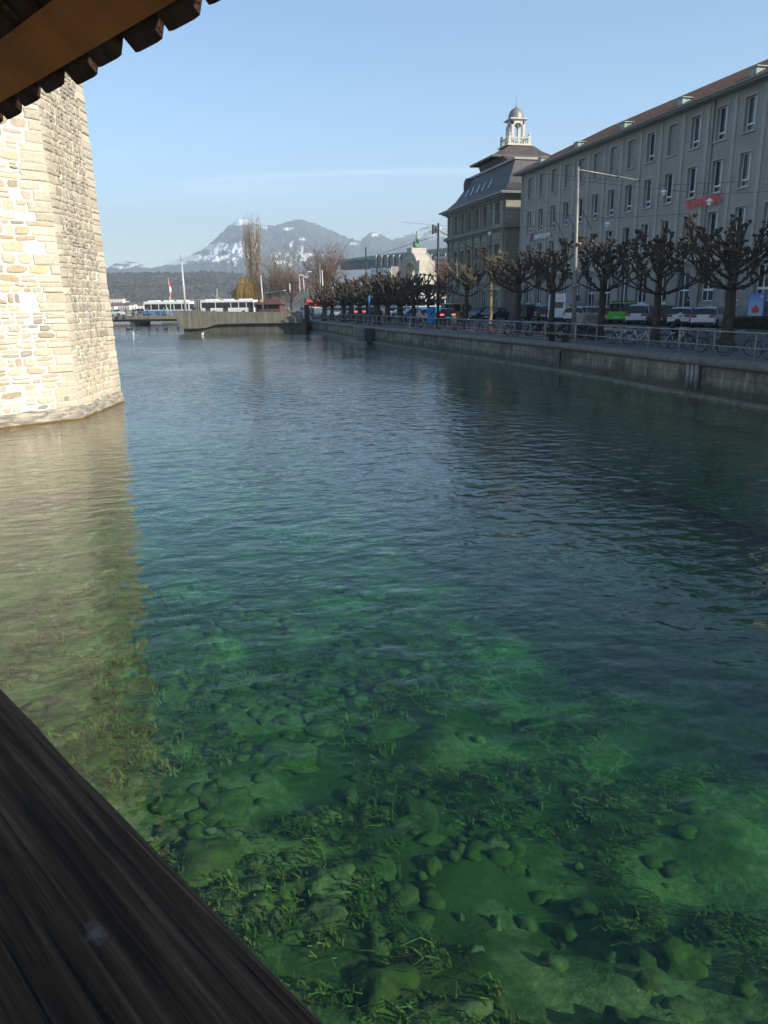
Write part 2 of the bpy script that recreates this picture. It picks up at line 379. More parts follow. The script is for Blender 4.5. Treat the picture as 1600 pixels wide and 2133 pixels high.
M['twig_brown'] = simple('bare_brown_twigs', (.13, .095, .07), .95, var=.3, scale=.6); M['twig_grey'] = simple('bare_grey_twigs', (.24, .20, .15), .95, var=.3, scale=.6)
M['twig_red'] = simple('russet_twigs', (.15, .085, .06), .95, var=.3, scale=.6); M['willow'] = simple('yellow_willow_shoots', (.36, .24, .07), .9, var=.25, scale=.7)
M['hedge'] = simple('dark_hedge_leaves', (.018, .032, .014), .8, var=.5, scale=4, bump=.6)
def paint(name, col, r=.3): return simple(name, col, r, 0, var=.04, scale=2, spec=.6)
M['car_white'] = paint('white_car_paint', (.62, .63, .66)); M['car_silver'] = paint('silver_car_paint', (.30, .31, .33)); M['car_dark'] = paint('black_car_paint', (.012, .013, .018)); M['car_blue'] = paint('blue_car_paint', (.12, .2, .32)); M['car_green'] = paint('bright_green_car_paint', (.05, .42, .02)); M['car_yellow'] = paint('yellow_car_paint', (.50, .26, .01)); M['car_grey'] = paint('grey_car_paint', (.10, .105, .115))
M['tail'] = paint('dark_red_tail_lamp', (.30, .012, .02), .2); M['tail_lit'] = emis('lit_red_brake_lamp', (1, .05, .06), 3.0); M['plate'] = simple('number_plate_white', (.6, .6, .6), .5, var=.02)
M['bus_white'] = paint('white_bus_paint', (.80, .79, .76)); M['bus_blue'] = paint('blue_bus_paint', (.05, .22, .50)); M['red_paint'] = paint('red_vehicle_paint', (.62, .06, .03)); M['blue_sign'] = paint('bright_blue_board', (.02, .25, .62), .5)
M['orange'] = paint('orange_lettering', (.75, .25, .02)); M['red_letter'] = simple('red_sign_letters', (.80, .02, .03), .45, var=.06); M['white_letter'] = simple('white_sign_letters', (.75, .76, .78), .5, var=.04); M['sw_blue'] = simple('blue_emblem', (.03, .12, .45), .5)
M['skin'] = simple('skin', (.45, .27, .19), .6, var=.05); M['jacket_dark'] = simple('dark_jacket_cloth', (.015, .016, .02), .85); M['jeans'] = simple('blue_denim', (.03, .045, .09), .9); M['hair'] = simple('brown_hair', (.03, .018, .01), .7)
M['jacket_red'] = simple('red_jacket_cloth', (.35, .03, .03), .85); M['jacket_teal'] = simple('teal_jacket_cloth', (.03, .22, .20), .85); M['jacket_beige'] = simple('beige_coat_cloth', (.42, .34, .24), .85); M['trouser_grey'] = simple('grey_trouser_cloth', (.06, .06, .065), .9)
M['flag_red'] = simple('red_flag_cloth', (.55, .02, .03), .8)
M['kiosk'] = simple('brown_kiosk_roof', (.09, .04, .035), .8); M['kkl_soffit'] = simple('blue_grey_metal_soffit', (.24, .34, .42), .45, .2, var=.1, scale=.1); M['kkl_wall'] = simple('kkl_grey_wall', (.20, .19, .17), .7, var=.1, scale=.4)
M['house_white'] = simple('white_house_render', (.62, .60, .56), .85, var=.1); M['house_roof'] = simple('brown_house_roof', (.12, .08, .065), .85, var=.2)
M['swan_white'] = simple('white_swan_feathers', (.75, .74, .70), .8, var=.06); M['swan_dark'] = simple('dark_waterfowl_feathers', (.03, .028, .025), .8)

# ================================================================== SETTING
def sheet(name, pts, z, mt, thick=None):
    b = MB()
    if thick: b.prism(pts, z - thick, z)
    else: b.add([(x, y, z) for x, y in pts], [tuple(range(len(pts)))])
    return tag(b.build(name, mt), kind='structure')
# quay edge, read off the photograph at promenade level
ZQ = 1.5
QE = [(20.0, -40), (20.1, 5), (20.35, 24), (20.5, 41), (19.6, 56), (18.6, 68), (18.1, 82), (17.4, 105), (16.6, 126)]
def qx(y):
    for (xa, ya), (xb, yb) in zip(QE, QE[1:]):
        if ya <= y <= yb: return xa + (xb - xa) * (y - ya) / (yb - ya)
    return QE[0][0] if y < QE[0][1] else QE[-1][0]
# river bed: a real slope falling from the tower and bridge into the channel
def bed_z(x, y):
    d = math.hypot(x + 2, y - 4) * .5
    z = -1.2 - 2.3 * (1 - math.exp(-max(0, x + 2.5) / 4.5)) - 2.3 * (1 - math.exp(-max(0, y - 5) / 9.0))
    z += .30 * noise.noise(Vector((x * .35, y * .35, 1))) + .22 * noise.noise(Vector((x * .9, y * .9, 4)))
    return z
b = MB(); nx, ny = 220, 260
vs = []
for j in range(ny + 1):
    for i in range(nx + 1):
        x = -16 + 37.5 * i / nx; y = -8 + 60 * (j / ny) ** 1.5
        z = bed_z(x, y)
        c1 = noise.voronoi(Vector((x * 2.2 + .4 * noise.noise(Vector((x, y, 0))), y * 1.5, 0)))[0]
        z += .14 * min(.5, c1[1] - c1[0]) + .05 * noise.noise(Vector((x * 4, y * 4, 0)))
        vs.append((x, y, z))
b.add(vs, [(j * (nx + 1) + i, j * (nx + 1) + i + 1, (j + 1) * (nx + 1) + i + 1, (j + 1) * (nx + 1) + i) for j in range(ny) for i in range(nx)], smooth=True)
b.add([(-3000, 51.9, -6), (3000, 51.9, -6), (3000, 5500, -6), (-3000, 5500, -6)], [(0, 1, 2, 3)])
b.add([(-3000, -3000, -6.3), (3000, -3000, -6.3), (3000, 52, -6.3), (-3000, 52, -6.3)], [(0, 1, 2, 3)])
def _bed():
    t = NT('river_bed_gravel'); p = t.pos()
    n1 = t.noise(p, .42, 4, .6); n2 = t.noise(p, 7, 5, .7)
    gravel = t.ramp(n2, ((.3, (.09, .10, .04)), (.55, (.21, .22, .10)), (.75, (.36, .35, .18))))
    c = t.mix(t.range(n1, .46, .56), t.mix(n2, (.02, .04, .008), (.09, .13, .03)), gravel)
    return t.pbr(c, .95, 0, t.bump(n2, .8, .05))
tag(b.build('river_bed', _bed()), kind='structure')
rs = random.Random(12); b = MB(); wd_ = MB()
def _toned(name, dark, rough=.95):
    t = NT(name); a_ = t.n('Attribute', attribute_name='tone').outputs[0]; v = t.pos()
    c = t.mix(t.range(t.noise(v, 9, 5, .65), .35, .7), t.mix(1.0, a_, dark, 'MULTIPLY'), a_); c = t.mix(t.range(t.noise(v, 3.4, 6, .7), .45, .6, 0, .85), c, t.mix(t.noise(v, 25, 3), (.025, .05, .006), (.16, .20, .025)))
    return t.pbr(c, rough, 0, t.bump(t.noise(v, 14, 4), .6, .03))
for k in range(4200):
    y = -2 + 26 * rs.random() ** 1.6; x = rs.uniform(-4, 13); dn = noise.noise(Vector((x * .28, y * .28, 7)))
    if (dn < -.12 and rs.random() < .8) or rs.random() < (x - 1.5) / 6: continue
    r_ = rs.uniform(.05, .16) if rs.random() < .93 else rs.uniform(.2, .42)
    f_ = rs.choice((.5, .8, 1.0, 1.3)) ; b.cc = (.19 * f_, .185 * f_, .11 * f_) if rs.random() < .6 else (.10, .125, .035)
    b.blob((x, y, bed_z(x, y) + .06), r_, rs.randint(0, 9999), .4, 2 if r_ > .2 else 1, (rs.uniform(.8, 1.5), rs.uniform(.8, 1.4), rs.uniform(.4, .7)))
tag(b.build('river_stones', _toned('submerged_stones', (.45, .48, .36))), kind='stuff')
for k in range(5200):
    y = -2 + 22 * rs.random() ** 1.5; x = rs.uniform(-4, 12); dn = noise.noise(Vector((x * .45, y * .45, 21)))
    if dn < -.05 + max(0, (x - 4) * .05): continue
    z0 = bed_z(x, y) + .1; base_ = rs.choice(((.10, .14, .02), (.24, .24, .05), (.04, .07, .015), (.34, .28, .08), (.08, .07, .03)))
    for q in range(9):                                   # a tuft of flat ribbons bent downstream
        wd_.cc = tuple(c * rs.uniform(.6, 1.4) for c in base_); px_, py_, pz_ = x + rs.uniform(-.12, .12), y + rs.uniform(-.12, .12), z0 - .08
        dx_, dy_ = rs.uniform(-.8, .3), -.6 + rs.uniform(-.5, .5); w0 = rs.uniform(.006, .018); prev_ = None; L_ = rs.uniform(.2, .55); vs = []
        for j in range(5):
            t_ = j / 4; X_ = px_ + dx_ * L_ * t_ * (1 + .3 * math.sin(j * 2.1 + q)); Y_ = py_ + dy_ * L_ * t_ + .05 * math.sin(j * 1.9 + k); Z_ = pz_ + L_ * 1.1 * t_ * (1 - .45 * t_)
            vs += [(X_ - w0 * (1 - t_ * .7), Y_, Z_), (X_ + w0 * (1 - t_ * .7), Y_ + w0, Z_)]
        wd_.add(vs, [(2 * j, 2 * j + 1, 2 * j + 3, 2 * j + 2) for j in range(4)])
tag(wd_.build('water_weed', _toned('green_water_weed', (.5, .6, .4))), kind='stuff')

# water: one body with a rippled surface; what lies in it is seen through it
def _water():
    t = NT('clear_green_river_water'); p = t.pos()
    w1 = t.noise(t.map(p, (.75, 1.5, 1), (0, 0, R(-20))), 1.5, 3, .5, .3)
    w2 = t.noise(t.map(p, (.7, 1.3, 1), (0, 0, R(12))), 4.2, 3, .55, .4)
    w4 = t.noise(t.map(p, (1.2, 1, 1), (0, 0, R(50))), 2.3, 2, .45)
    w3 = t.noise(t.map(p, (1, 1.3, 1), (0, 0, R(-35))), 13, 2, .5)
    big = t.noise(t.map(p, (1, .6, 1)), .07, 4)
    h = t.math('ADD', t.math('MULTIPLY', w1, .044), t.math('MULTIPLY', w2, .0105)); h = t.math('ADD', t.math('ADD', h, t.math('MULTIPLY', w4, .030)), t.math('MULTIPLY', w3, .0014))
    h = t.math('MULTIPLY', h, t.range(big, .38, .62, .45, 1.3))
    nrm = t.bump(h, 1.0, 1.0)
    dt = t.n('VectorMath', operation='DOT_PRODUCT'); t.l(nrm, dt.inputs[0]); t.l(t.n('NewGeometry').outputs['Incoming'], dt.inputs[1])
    cs = t.math('SUBTRACT', 1.0, t.math('ABSOLUTE', dt.outputs['Value']), clamp=True)
    frv = t.math('ADD', .021, t.math('MULTIPLY', t.math('POWER', cs, 5.0), .979), clamp=True)       # Schlick reflectance of water, same from above and below
    gl = t.n('BsdfGlossy'); gl.inputs['Roughness'].default_value = .01; t.l(nrm, gl.inputs['Normal']); gl.inputs['Color'].default_value = (1, 1, 1, 1)
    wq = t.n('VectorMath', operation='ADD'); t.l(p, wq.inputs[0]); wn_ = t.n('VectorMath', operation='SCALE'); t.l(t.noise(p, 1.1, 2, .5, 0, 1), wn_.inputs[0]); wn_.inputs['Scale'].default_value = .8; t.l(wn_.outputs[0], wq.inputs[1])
    ed = t.voro(wq.outputs[0], 3.8, 'DISTANCE_TO_EDGE', 0); ed2 = t.voro(wq.outputs[0], 8.5, 'DISTANCE_TO_EDGE', 0)     # caustic light lines painted into the surface transparency from cell edges
    lens = t.math('ADD', t.range(ed, 0, .08, .7, 0), t.range(ed2, 0, .10, .3, 0)); lens = t.math('ADD', .80, t.math('MULTIPLY', lens, t.range(t.noise(p, .45, 3), .48, .66, .05, 1)))  # brightness of the painted caustics, fading out in patches
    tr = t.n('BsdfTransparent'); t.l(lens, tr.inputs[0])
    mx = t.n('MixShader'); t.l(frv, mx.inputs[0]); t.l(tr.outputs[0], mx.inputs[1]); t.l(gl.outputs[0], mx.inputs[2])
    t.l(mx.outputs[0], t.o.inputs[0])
    va = t.n('VolumeAbsorption'); va.inputs['Color'].default_value = (.26, .76, .46, 1); va.inputs['Density'].default_value = .16
    vsc = t.n('VolumeScatter'); vsc.inputs['Color'].default_value = (.0, .42, .70, 1); vsc.inputs['Density'].default_value = .012; vsc.inputs['Anisotropy'].default_value = 0.3
    ad = t.n('AddShader'); t.l(va.outputs[0], ad.inputs[0]); t.l(vsc.outputs[0], ad.inputs[1]); t.l(ad.outputs[0], t.o.inputs['Volume'])
    return t.m
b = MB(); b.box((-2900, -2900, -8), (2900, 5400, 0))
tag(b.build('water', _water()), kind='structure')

# land behind the quay, flat promenade then a slightly higher street
LZ = 1.85
qpts = QE
b = MB()
def gz(x):                                            # ground height with distance from the river
    return ZQ if x < 28.5 else (LZ if x > 31.5 else ZQ + (LZ - ZQ) * (x - 28.5) / 3.0)
xs = [0, .35, 8.2, 9, 11.5, 14, 18, 40, 300]
ys = [-60, -20, 5, 24, 41, 56, 68, 82, 105, 126, 160, 250, 420]
vs = []; fs = []
for yy in ys:
    for k, xo in enumerate(xs):
        xx = qx(min(max(yy, -40), 126)) + xo if k < 3 else 20 + xo
        vs.append((xx, yy, gz(xx)))
W_ = len(xs)
fs = [(j * W_ + i, j * W_ + i + 1, (j + 1) * W_ + i + 1, (j + 1) * W_ + i) for j in range(len(ys) - 1) for i in range(W_ - 1)]
b.add(vs, fs); tag(b.build('pavement', M['pavement']), kind='structure')
b = MB(); b.add([(31.6, -60, LZ + .004), (40.0, -60, LZ + .004), (40.0, 128, LZ + .004), (31.6, 128, LZ + .004)], [(0, 1, 2, 3)]); tag(b.build('road', M['asphalt']), kind='structure')
def strip(name, x0, x1, mt, y0=-20, y1=110, dz=.004):
    b = MB(); n = 24
    for k in range(n):
        ya = y0 + (y1 - y0) * k / n; yb = y0 + (y1 - y0) * (k + 1) / n
        a, c = qx(ya) - 20, qx(yb) - 20
        b.quad((x0 + a, ya, ZQ + dz), (x1 + a, ya, ZQ + dz), (x1 + c, yb, ZQ + dz), (x0 + c, yb, ZQ + dz))
    return tag(b.build(name, mt), kind='structure')
strip('gravel_strip', 22.6, 23.1, M['gravel']); strip('cycle_path', 24.6, 26.6, M['red_lane']); strip('path_marking', 24.3, 24.42, M['white_line'])
b = MB()
for k in range(26):
    y = 8 + k * 3.2; b.add([(33 , y, LZ + .008), (33.1, y - .05, LZ + .008), (36.6, y + 3.2, LZ + .008), (36.5, y + 3.25, LZ + .008)], [(0, 1, 2, 3)])
tag(b.build('parking_marking', M['white_line']), kind='structure')
b = MB()                                              # lake-side land behind the far bridge
b.prism([(8, 150), (14, 128), (60, 126), (400, 126), (400, 520), (60, 420), (16, 300), (4, 240)], -3, 1.9)
tag(b.build('lakeside_ground', M['pavement']), kind='structure')

# quay wall
qw = thing('quay_wall', 'long stained stone quay wall with rounded coping along the right bank', 'quay wall', (20, 40, 0))
def qoff(o): return Vector((o[0] - 20, o[1] - 40, o[2]))
b = MB(); n = 90
yy = [-40 + 166 * k / n for k in range(n + 1)]
STA, STB = 79.0, 84.0                                 # the stair recess
for a, c in zip(yy, yy[1:]):
    for z0, z1, o0, o1 in ((-4.6, .12, -.05, -.05), (.12, 1.32, 0, .06)):
        b.quad(qoff((qx(a) + o0, a, z0)), qoff((qx(c) + o0, c, z0)), qoff((qx(c) + o1, c, z1)), qoff((qx(a) + o1, a, z1)))
b.build('wall_face', M['quay'], qw)
b = MB(); prof = [(.06, 1.2), (-.12, 1.24), (-.2, 1.33), (-.2, 1.43), (-.14, 1.52), (0, 1.56), (.42, 1.56), (.42, 1.45)]
for a, c in zip(yy, yy[1:]):
    for (o0, z0), (o1, z1) in zip(prof, prof[1:]):
        b.quad(qoff((qx(a) + o0, a, z0)), qoff((qx(c) + o0, c, z0)), qoff((qx(c) + o1, c, z1)), qoff((qx(a) + o1, a, z1)))
b.build('coping', M['coping'], qw)
b = MB()
for a, c in zip(yy, yy[1:]):
    if c < 5: continue
    wob = lambda y: .30 + .10 * noise.noise(Vector((y * .3, 0, 0)))
    A, B_ = qx(a) - wob(a), qx(c) - wob(c)
    zt = lambda y: .10 + .05 * noise.noise(Vector((y * .7, 3, 0)))
    b.quad(qoff((A, a, -1)), qoff((B_, c, -1)), qoff((B_, c, zt(c) - .03)), qoff((A, a, zt(a) - .03)))
    b.quad(qoff((A, a, zt(a) - .03)), qoff((B_, c, zt(c) - .03)), qoff((qx(c), c, zt(c))), qoff((qx(a), a, zt(a))))
b.build('footing_ledge', M['ledge'], qw)
# drain pipes on the wall and the dark stair tower
P = on_x(1440, 757, 20.2)
b = MB()
for k in range(3):
    yk = P.y - .35 + k * .3; b.tube([qoff((qx(yk) - .1, yk, 1.25)), qoff((qx(yk) - .1, yk, .25))], .11, 8)
b.build('drain_pipe', M['steel'], qw)
b = MB(); b.box((-.06, 41.5, .2), (0, 41.75, 1.1), Matrix.Translation((qx(41.5) - 20, -40, 0))); b.build('drain_slot', M['dark_metal'], qw)
st = thing('landing_stair', 'dark timber landing steps built against the quay wall below the street lamp', 'landing steps', (qx(82) - 1.0, 82, 0))
b = MB()
for k in range(8):
    b.box((-.05 - .0, -2.6, .05 + k * .17), (.95, 2.0 - k * .25, .05 + (k + 1) * .17 - .02))
b.build('steps', M['dark_metal'], st)
b = MB(); b.box((-.1, 2.05, -.6), (.9, 2.6, 1.45)); b.build('pier', M['ledge'], st)
b = MB(); b.box((-1.2, -4.2, -.6), (-.12, 3.2, .09)); b.build('landing', M['ledge'], st)

# ------------------------------------------------------------------ water tower
TC = Vector((-9.6, 33.1)); ap0 = 6.035; RT = ap0 / math.cos(math.pi / 8)
def tv(k, z, extra=0.0):                               # octagon corner k at height z (battered)
    rr_ = RT - .024 * z + extra
    a = R(-57) + (k - .5) * R(45)
    return Vector((TC.x + rr_ * math.cos(a), TC.y + rr_ * math.sin(a), z))
tower = thing('stone_tower', 'tall eight-sided rubble stone tower in bright sun, standing in the river', 'tower', (TC.x, TC.y, 0))
TO = Vector((TC.x, TC.y, 0)); TZ = 22.0
b = MB()
for k in range(8):
    b.quad(tv(k, .3) - TO, tv(k + 1, .3) - TO, tv(k + 1, TZ) - TO, tv(k, TZ) - TO)
b.build('mortar_wall', M['stone_mortar'], tower)
rnd = random.Random(3)
PAL = [(.68, .57, .42), (.64, .55, .42), (.70, .61, .48), (.58, .47, .36), (.66, .51, .41), (.60, .55, .48), (.48, .40, .28), (.64, .50, .45), (.40, .37, .33), (.65, .56, .36), (.70, .64, .53), (.66, .57, .45)]
PALG = [(.50, .46, .40), (.60, .55, .46), (.66, .60, .50), (.44, .41, .36), (.62, .56, .46), (.56, .49, .41)]
def stones(b, k, z0, z1, rough_face, gap):
    wgt = lambda z: (tv(k, z) - tv(k + 1, z)).length
    def P3(u, z, out):
        a, c = tv(k, z), tv(k + 1, z); d = (c - a).normalized(); nrm = Vector((d.y, -d.x, 0))
        return a + d * u + nrm * out - TO
    z = z0
    while z < z1:
        h = rnd.uniform(.14, .40) if not rough_face else rnd.uniform(.14, .36)
        L = wgt(z); u = 0.0; first = True
        while u < L - .02:
            wd = rnd.uniform(.16, .78) if not rough_face else rnd.uniform(.07, .26)
            quoin = False
            rem = L - u
            if first or rem < .95:
                quoin = True; wd = rnd.uniform(.38, .85) if first else rem
            if quoin and rough_face and not first and rem > .3: wd = rem
            if u + wd > L - .1: wd = L - u
            g = gap * rnd.uniform(.4, 1.5) if not quoin else gap * .35
            split = (not quoin) and rnd.random() < .30 and h > .22
            parts = [(z, h)] if not split else [(z, h * .5), (z + h * .5, h * .5)]
            for zz, hh in parts:
                if not quoin and rnd.random() < (.10 if not rough_face else .03): continue
                if quoin: col = rnd.choice([(.68, .61, .50), (.64, .58, .48), (.72, .65, .54), (.60, .53, .42)])
                elif rough_face: col = rnd.choice(PALG if rnd.random() < (.85 if z > 3 else .35) else PAL)
                else: col = rnd.choice(PAL)
                f_ = rnd.uniform(.86, 1.1); b.cc = tuple(c * f_ for c in col)
                x0, x1 = u + g, u + wd - g * .6; y0, y1 = zz + g * .7, zz + hh - g * .7
                if quoin and first: x0 = u
                if quoin and u + wd >= L - .01: x1 = L
                if x1 - x0 < .05 or y1 - y0 < .04: continue
                cx_, cz_ = (x0 + x1) / 2, (y0 + y1) / 2; hx, hz = (x1 - x0) / 2, (y1 - y0) / 2
                pw = 5.0 if quoin else rnd.uniform(2.6, 6.0); N = rnd.choice((9, 11, 13)) if not quoin else 12
                jit = 0 if quoin else .17
                rot = 0 if quoin else rnd.uniform(-.2, .2)
                ring = []
                for q in range(N):
                    a = 2 * math.pi * (q + .5) / N; ca, sa = math.cos(a), math.sin(a)
                    r_ = (abs(ca) ** pw + abs(sa) ** pw) ** (-1 / pw) * (1 + rnd.uniform(-jit, jit))
                    ex, ez = min(1.0, max(-1, ca * r_)) * hx, min(1.0, max(-1, sa * r_)) * hz
                    ring.append((ex + rot * ez * .5, ez + rot * ex * .5))
                if quoin and (first or u + wd >= L - .01):
                    jq = lambda: rnd.uniform(.86, 1); il = 0 if first else 1; ring = [(-hx * (jq() if not first else 1), -hz * jq()), (0, -hz * jq()), (hx * (jq() if first else 1), -hz * jq()), (hx * (jq() if first else 1), 0), (hx * (jq() if first else 1), hz * jq()), (0, hz * jq()), (-hx * (jq() if not first else 1), hz * jq()), (-hx * (jq() if not first else 1), 0)]
                out = (rnd.uniform(.008, .045) if not quoin else rnd.uniform(.015, .06)) * (1.5 if rough_face and not quoin else 1)
                n_ = len(ring)
                vs = [P3(cx_ + x, cz_ + y, -.01) for x, y in ring]
                e1 = 1.0 if quoin else .95
                vs += [P3(cx_ + x * e1, cz_ + y * e1, out * .7) for x, y in ring]
                vs += [P3(cx_ + x * .78, cz_ + y * .72, out * rnd.uniform(.9, 1.25)) for x, y in ring]
                vs.append(P3(cx_, cz_, out * 1.15))
                fs = []
                for q in range(n_):
                    q2 = (q + 1) % n_
                    fs += [(q, q2, n_ + q2, n_ + q), (n_ + q, n_ + q2, 2 * n_ + q2, 2 * n_ + q), (2 * n_ + q, 2 * n_ + q2, 3 * n_)]
                b.add(vs, fs, smooth=False)
            u += wd; first = False
        z += h
    b.cc = None
b = MB()
stones(b, 0, .45, 15.5, False, .026); stones(b, 1, .45, 15.5, True, .012)
b.build('rubble_stones', M['rubble'], tower)
b = MB()                                               # waterline plinth, a rounded worn apron
for k in range(8):
    for s_ in range(12):
        def pl(j, ring):
            a, c = tv(k, 0), tv(k + 1, 0); t_ = j / 12; p = a.lerp(c, t_); d = Vector((p.x - TC.x, p.y - TC.y, 0)).normalized()
            wob = .05 * noise.noise(Vector((p.x * 1.3, p.y * 1.3, ring)))
            o, z = ((.14, -2.5), (.12, -.1), (.10, .10), (.085, .17), (.05, .33), (-.02, .46), (-.12, .50))[ring]
            return p + d * (o + wob) + Vector((0, 0, z + (wob * .8 if 1 < ring else 0))) - TO
        for rg in range(6): b.quad(pl(s_, rg), pl(s_ + 1, rg), pl(s_ + 1, rg + 1), pl(s_, rg + 1))
b.build('plinth', M['plinth'], tower)
b = MB()
for k in range(8):
    a = [tv(k, TZ, .1) - TO, tv(k + 1, TZ, .1) - TO, tv(k + 1, TZ, 1.1) - TO, tv(k, TZ, 1.1) - TO]; b.quad(*a)
    b.add([tv(k, TZ, 1.1) - TO, tv(k + 1, TZ, 1.1) - TO, Vector((0, 0, TZ + 9))], [(0, 1, 2)])
b.build('roof', M['red_tiles'], tower)
a, c = tv(0, 0), tv(1, 0); pr_ = on_y(176, 818, 29.0)
b = MB(); dd = (c - a).normalized(); nn = Vector((dd.y, -dd.x, 0)); rc = a + dd * ((a - c).length - .42) + nn * .06; rc.z = .78
b.torus(rc - TO, nn, .055, .010, 16, 6); b.build('mooring_ring', M['steel'], tower)

# ------------------------------------------------------------------ covered wooden bridge the photo is taken from
br = thing('covered_bridge', 'dark weathered handrail and tiled eaves of the wooden footbridge close to the camera', 'footbridge', (0, 0, 0), R(29.6))
def _wood():
    t = NT('weathered_dark_timber'); v = t.obj(); g = t.noise(t.map(v, (105, 2.6, 105)), 1.0, 5, .62, .1); g2 = t.noise(t.map(v, (95, 3, 95)), 1.0, 3, .6); n3 = t.noise(v, 2.2, 4)
    c = t.ramp(g, ((.36, (.035, .02, .013)), (.47, (.11, .066, .042)), (.55, (.17, .108, .07)), (.68, (.28, .19, .13))))
    c = t.mix(t.range(g2, .4, .6, .45, 0), c, (.018, .014, .012)); c = t.mix(t.range(n3, .5, .75, 0, .4), c, (.09, .05, .03))
    cr = t.range(t.noise(t.map(v, (120, 1.5, 120)), 1, 3, .6, .1), .61, .66); c = t.mix(cr, c, (.006, .005, .005))
    sp = t.n('VectorMath', operation='DISTANCE'); t.l(t.map(v, (1, .55, 0)), sp.inputs[0]); sp.inputs[1].default_value = (.178, .545 * .55, 0)
    dr = t.range(t.math('ADD', sp.outputs['Value'], t.math('MULTIPLY', t.noise(v, 110, 3), .012)), .0085, .0145, .55, 0)
    c = t.mix(dr, c, (.42, .42, .44))
    h = t.math('SUBTRACT', t.math('ADD', g, t.math('MULTIPLY', g2, .5)), cr)
    return t.pbr(c, .85, 0, t.bump(h, .9, .006))
M['wood'] = _wood()
M['eave_wood'] = simple('red_brown_eaves_timber', (.52, .18, .05), .8, var=.25, scale=4)
M['old_tile'] = simple('mossy_old_roof_tile', (.06, .03, .022), .95, var=.6, scale=9, bump=.8)
b = MB(); zr = EYE - .5
prof = [(-.10, -.16), (-.10, -.008), (-.092, 0), (.10, .003), (.235, .001), (.258, -.004), (.270, -.014), (.2735, -.03), (.2735, -.15), (.255, -.165)]
nseg = 80; vs = []
for j in range(nseg + 1):
    y = -2.5 + 14.5 * j / nseg
    for i, (x, z) in enumerate(prof):
        o = .0035 * noise.noise(Vector((i * 2.3, y * 2.2, 0))) + .002 * noise.noise(Vector((i * 5.3, y * 9, 0)))
        vs.append((x + (o * 1.6 if x > .2 else 0), y, zr + z + o * .6))
n = len(prof)
b.add(vs, [(j * n + i, j * n + (i + 1) % n, (j + 1) * n + (i + 1) % n, (j + 1) * n + i) for j in range(nseg) for i in range(n)], smooth=False)
hr = b.build('handrail', M['wood'], br)
b = MB()
for k in range(9):
    z = zr - .22 - k * .16
    if z - .13 < EYE - 1.62: break
    b.box((.12, -2.5, z - .14), (.16, 30, z))
b.build('parapet_boards', M['wood'], br)
b = MB(); b.box((-2.6, -6, EYE - 1.72), (.3, 30, EYE - 1.6)); b.build('deck', M['wood'], br)
for y in (-1.9, 2.6, 7.0, 11.4):
    b = MB(); b.box((-.02, y - .1, EYE - 1.62), (.16, y + .1, EYE + 1.35)); b.build('post', M['wood'], br)
for y in (-1.9, 2.6, 11.4):
    b = MB()
    for x in (-2.3, .0): b.tube([(x, y, -3.5), (x, y, EYE - 1.7)], .16, 10)
    b.build('pile', M['wood'], br)
n_e, h_e, sl = 1.27, .756, .70
def roof_pt(nn_, dz=0.0): return (nn_, EYE + h_e + sl * (n_e - nn_) + dz)
b = MB()                                               # purlin / eaves board
(xa, za), (xb, zb) = roof_pt(1.215), roof_pt(1.10)
for ax, az_, bx_, bz in ((xa, za, xb, zb),):
    vs = []
    for y in (-3, 30): vs += [(ax, y, az_), (bx_, y, bz), (bx_ + .0, y, bz + .03), (ax, y, az_ + .04)]
    b.add(vs, [(0, 1, 5, 4), (1, 2, 6, 5), (2, 3, 7, 6), (3, 0, 4, 7), (0, 3, 2, 1), (4, 5, 6, 7)])
b.build('eaves_board', M['eave_wood'], br)
b = MB()                                               # boarding and rafters behind it, in the dark
x2, z2 = roof_pt(-.9, .07); x1, z1 = roof_pt(1.2, .07); x3 = x2 - (x1 - x2)
b.quad((x1, -3, z1), (x1, 30, z1), (x2, 30, z2), (x2, -3, z2)); b.quad((x2, -3, z2), (x2, 30, z2), (x3, 30, z1), (x3, -3, z1))
b.build('roof_boarding', M['wood'], br)
k = 0
for y in [(-2.5 + .9 * i) for i in range(16)]:
    b = MB(); (ax, az_), (bx_, bz) = roof_pt(1.0, .12), roof_pt(-.9, .07)
    vs = []
    for yy_ in (y - .05, y + .05): vs += [(ax, yy_, az_), (bx_, yy_, bz), (bx_, yy_, bz - .14), (ax, yy_, az_ - .12)]
    b.add(vs, [(0, 1, 2, 3), (4, 5, 6, 7), (0, 1, 5, 4), (1, 2, 6, 5), (2, 3, 7, 6), (3, 0, 4, 7)]); b.build('rafter', M['wood'], br)
b = MB()                                               # hanging pan tiles with cover tiles between
sp = .233; y0 = 3.05 * .63 - 8 * sp
rt = random.Random(5)
